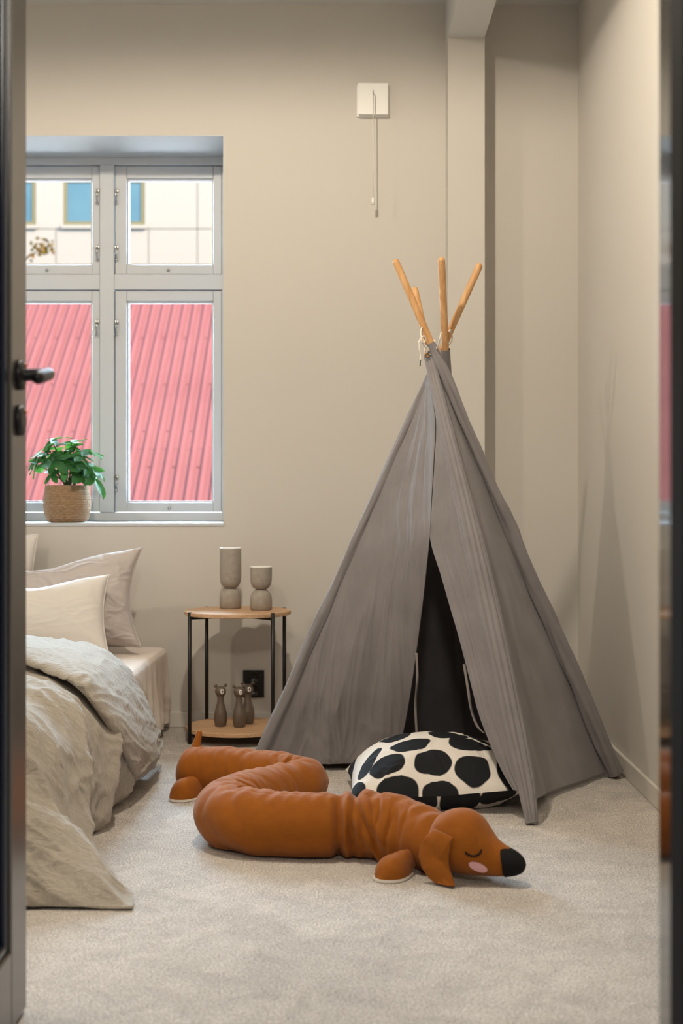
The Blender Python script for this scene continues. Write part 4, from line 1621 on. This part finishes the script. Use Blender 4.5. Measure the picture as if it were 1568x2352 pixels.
for side in (1, -1):
    arc = [on_head(t_, z, side, 0.0006) for t_, z in ((0.1085, .0790), (0.1150, .0735), (0.1225, .0705), (0.1310, .0715), (0.1375, .0765), (0.1405, .0830))]
    b = tube(spline(arc, 26), 0.0016, 8, round_end=True)
    for (ta, za, tb, zb) in ((0.1115, .0755, .1092, .0720), (0.1160, .0727, .1142, .0686), (0.1210, .0708, .1200, .0664), (0.1262, .0702, .1264, .0658), (0.1310, .0712, .1325, .0668), (0.1352, .0738, .1378, .0698), (0.1382, .0774, .1412, .0742)):
        tube([on_head(ta, za, side, 0.0005), on_head(tb, zb, side, 0.0005)], 0.0011, 6, b)
    put('eyelash', b, DOGBLACK, head)
    b = bmesh.new()
    rows = []
    for rr_ in (1.0, 0.93, 0.85, 0.6, 0.3, 0.02):
        row = []
        for k in range(40):
            a = 2 * math.pi * k / 40
            x_, y_ = 0.0205 * math.cos(a) * rr_, 0.0112 * math.sin(a) * rr_
            tl = -0.42
            t_, z = 0.1325 + x_ * math.cos(tl) - y_ * math.sin(tl), 0.0435 + x_ * math.sin(tl) + y_ * math.cos(tl)
            row.append(on_head(t_, z, side, 0.0002 if rr_ == 1.0 else (0.0022 if rr_ > 0.9 else 0.0014)))
        rows.append(row)
    gridmesh(rows, True, True, b)
    put('cheek_patch', b, DOGPINK, head)
    # ear: flat padded flap sewn on at the skull seam, hanging to the floor
    out = [(0.030, .120), (0.052, .117), (0.078, .111), (0.0815, .109), (0.077, .090), (0.073, .070), (0.0725, .052), (0.077, .036), (0.085, .020), (0.092, .002), (0.090, -.012), (0.074, -.010), (0.052, .000),
           (0.028, .014), (0.010, .034), (0.000, .058), (0.002, .080), (0.014, .103)]
    OL = []
    n_ = len(out)
    for i in range(n_):
        a_, c_ = out[i], out[(i + 1) % n_]
        for q in range(6):
            OL.append((a_[0] + (c_[0] - a_[0]) * q / 6, a_[1] + (c_[1] - a_[1]) * q / 6))
    gx, gz = 0.048, 0.058
    b = bmesh.new()
    layers = []
    for face, sc_list in ((1, (1.0, 0.97, 0.9, 0.75, 0.5, 0.25, 0.02)), (-1, (1.0, 0.9, 0.5, 0.02))):
        rows = []
        for sc in sc_list:
            row = []
            for (t_, z) in OL:
                T_2, Z2 = gx + (t_ - gx) * sc, gz + (z - gz) * sc
                zz = max(Z2, 0.006)
                base = on_head(min(max(T_2, 0.012), 0.2), max(0.055, min(Z2, 0.14)), side, 0.0) - (H0 + HA * min(max(T_2, 0.012), 0.2))
                dist = base.dot(HS * side)
                drop = max(0.0, 0.085 - Z2)
                dd = max(dist, 0.060 - 0.02 * max(0, (Z2 - 0.1) / 0.03)) + 0.006 + 0.16 * drop + (0.35 * max(0.0, 0.006 - Z2))
                pad = (0.0065 * (1 - sc ** 4) + 0.0015) * face + 0.003 * N3(T_2 * 40, Z2 * 40, side)* (1 - sc**4)
                row.append(H0 + HA * T_2 + HS * side * (dd + pad) + Vector((0, 0, zz)))
            rows.append(row)
        layers.append(rows)
    allrows = list(reversed(layers[1])) + layers[0]
    gridmesh(allrows, True, True, b)
    put('ear', b, DOG, head)

# legs: little stuffed paws with white soles
def paw(c, yaw, L, W, Hh, seed):
    M = Matrix.Translation(c) @ Matrix.Rotation(yaw, 4, 'Z')
    b_ = bmesh.new()
    rows_ = []
    for i in range(29):
        t_ = i / 28
        # t 0 = attached at the body, 1 = toe
        w_ = W * (0.50 + 0.62 * math.sin(math.pi * min(1, t_ * 0.62 + 0.08)) ** 2) * math.sqrt(max(0.0, 1 - max(0, (t_ - 0.62) / 0.38) ** 2.4))
        h_ = Hh * (0.75 + 0.25 * math.sin(math.pi * t_)) * math.sqrt(max(0.0, 1 - max(0, (t_ - 0.62) / 0.38) ** 2.6))
        row = []
        for k in range(36):
            a = 2 * math.pi * k / 36
            sa = math.sin(a)
            z_ = 0.006 + (h_ * sa if sa > 0 else h_ * 0.10 * sa)
            row.append(Vector((t_ * L, w_ / 2 * math.copysign(abs(math.cos(a)) ** 0.85, math.cos(a)) * (1 + 0.04 * N3(a, t_ * 6, seed)), z_ + 0.028 * max(0, 0.45 - t_))))
        rows_.append(row)
    gridmesh(rows_, True, True, b_)
    b_.transform(M)
    lg = put('leg', b_, DOG, dog)
    b_ = bmesh.new()
    out_ = []
    for i in range(4, 29):
        p = rows_[i]
        out_.append((p[0].x, max(q.y for q in p)))
    poly = [Vector((x_ + (0.0015 if x_ > 0.8 * L else 0), y_ + 0.0012, 0)) for x_, y_ in out_] + [Vector((x_ + (0.0015 if x_ > 0.8 * L else 0), -y_ - 0.0012, 0)) for x_, y_ in reversed(out_)]
    slab([q + Vector((0, 0, 0.0015)) for q in poly], Vector((0, 0, 0.0062)), b_)
    b_.transform(M)
    put('sole', b_, DOGWHITE, lg, False)


paw(Vector((0.158, 3.290, 0)), R(231), 0.115, 0.066, 0.048, 1)       # front near leg
paw(Vector((0.245, 3.36, 0)), R(38), 0.115, 0.070, 0.052, 2)      # front far leg
paw(Vector((-0.400, 4.125, 0)), R(228), 0.122, 0.066, 0.056, 3)      # hind near leg
paw(Vector((-0.42, 4.20, 0)), R(120), 0.105, 0.066, 0.050, 4)     # hind far leg
tl = [Vector((-0.425, 4.175, 0.100)), Vector((-0.428, 4.19, 0.128)), Vector((-0.424, 4.20, 0.150)), Vector((-0.420, 4.205, 0.168))]
put('tail', tube(spline(tl, 16), [0.0165 - 0.0085 * (i / 15) for i in range(16)], 14, round_end=True), DOG, dog)
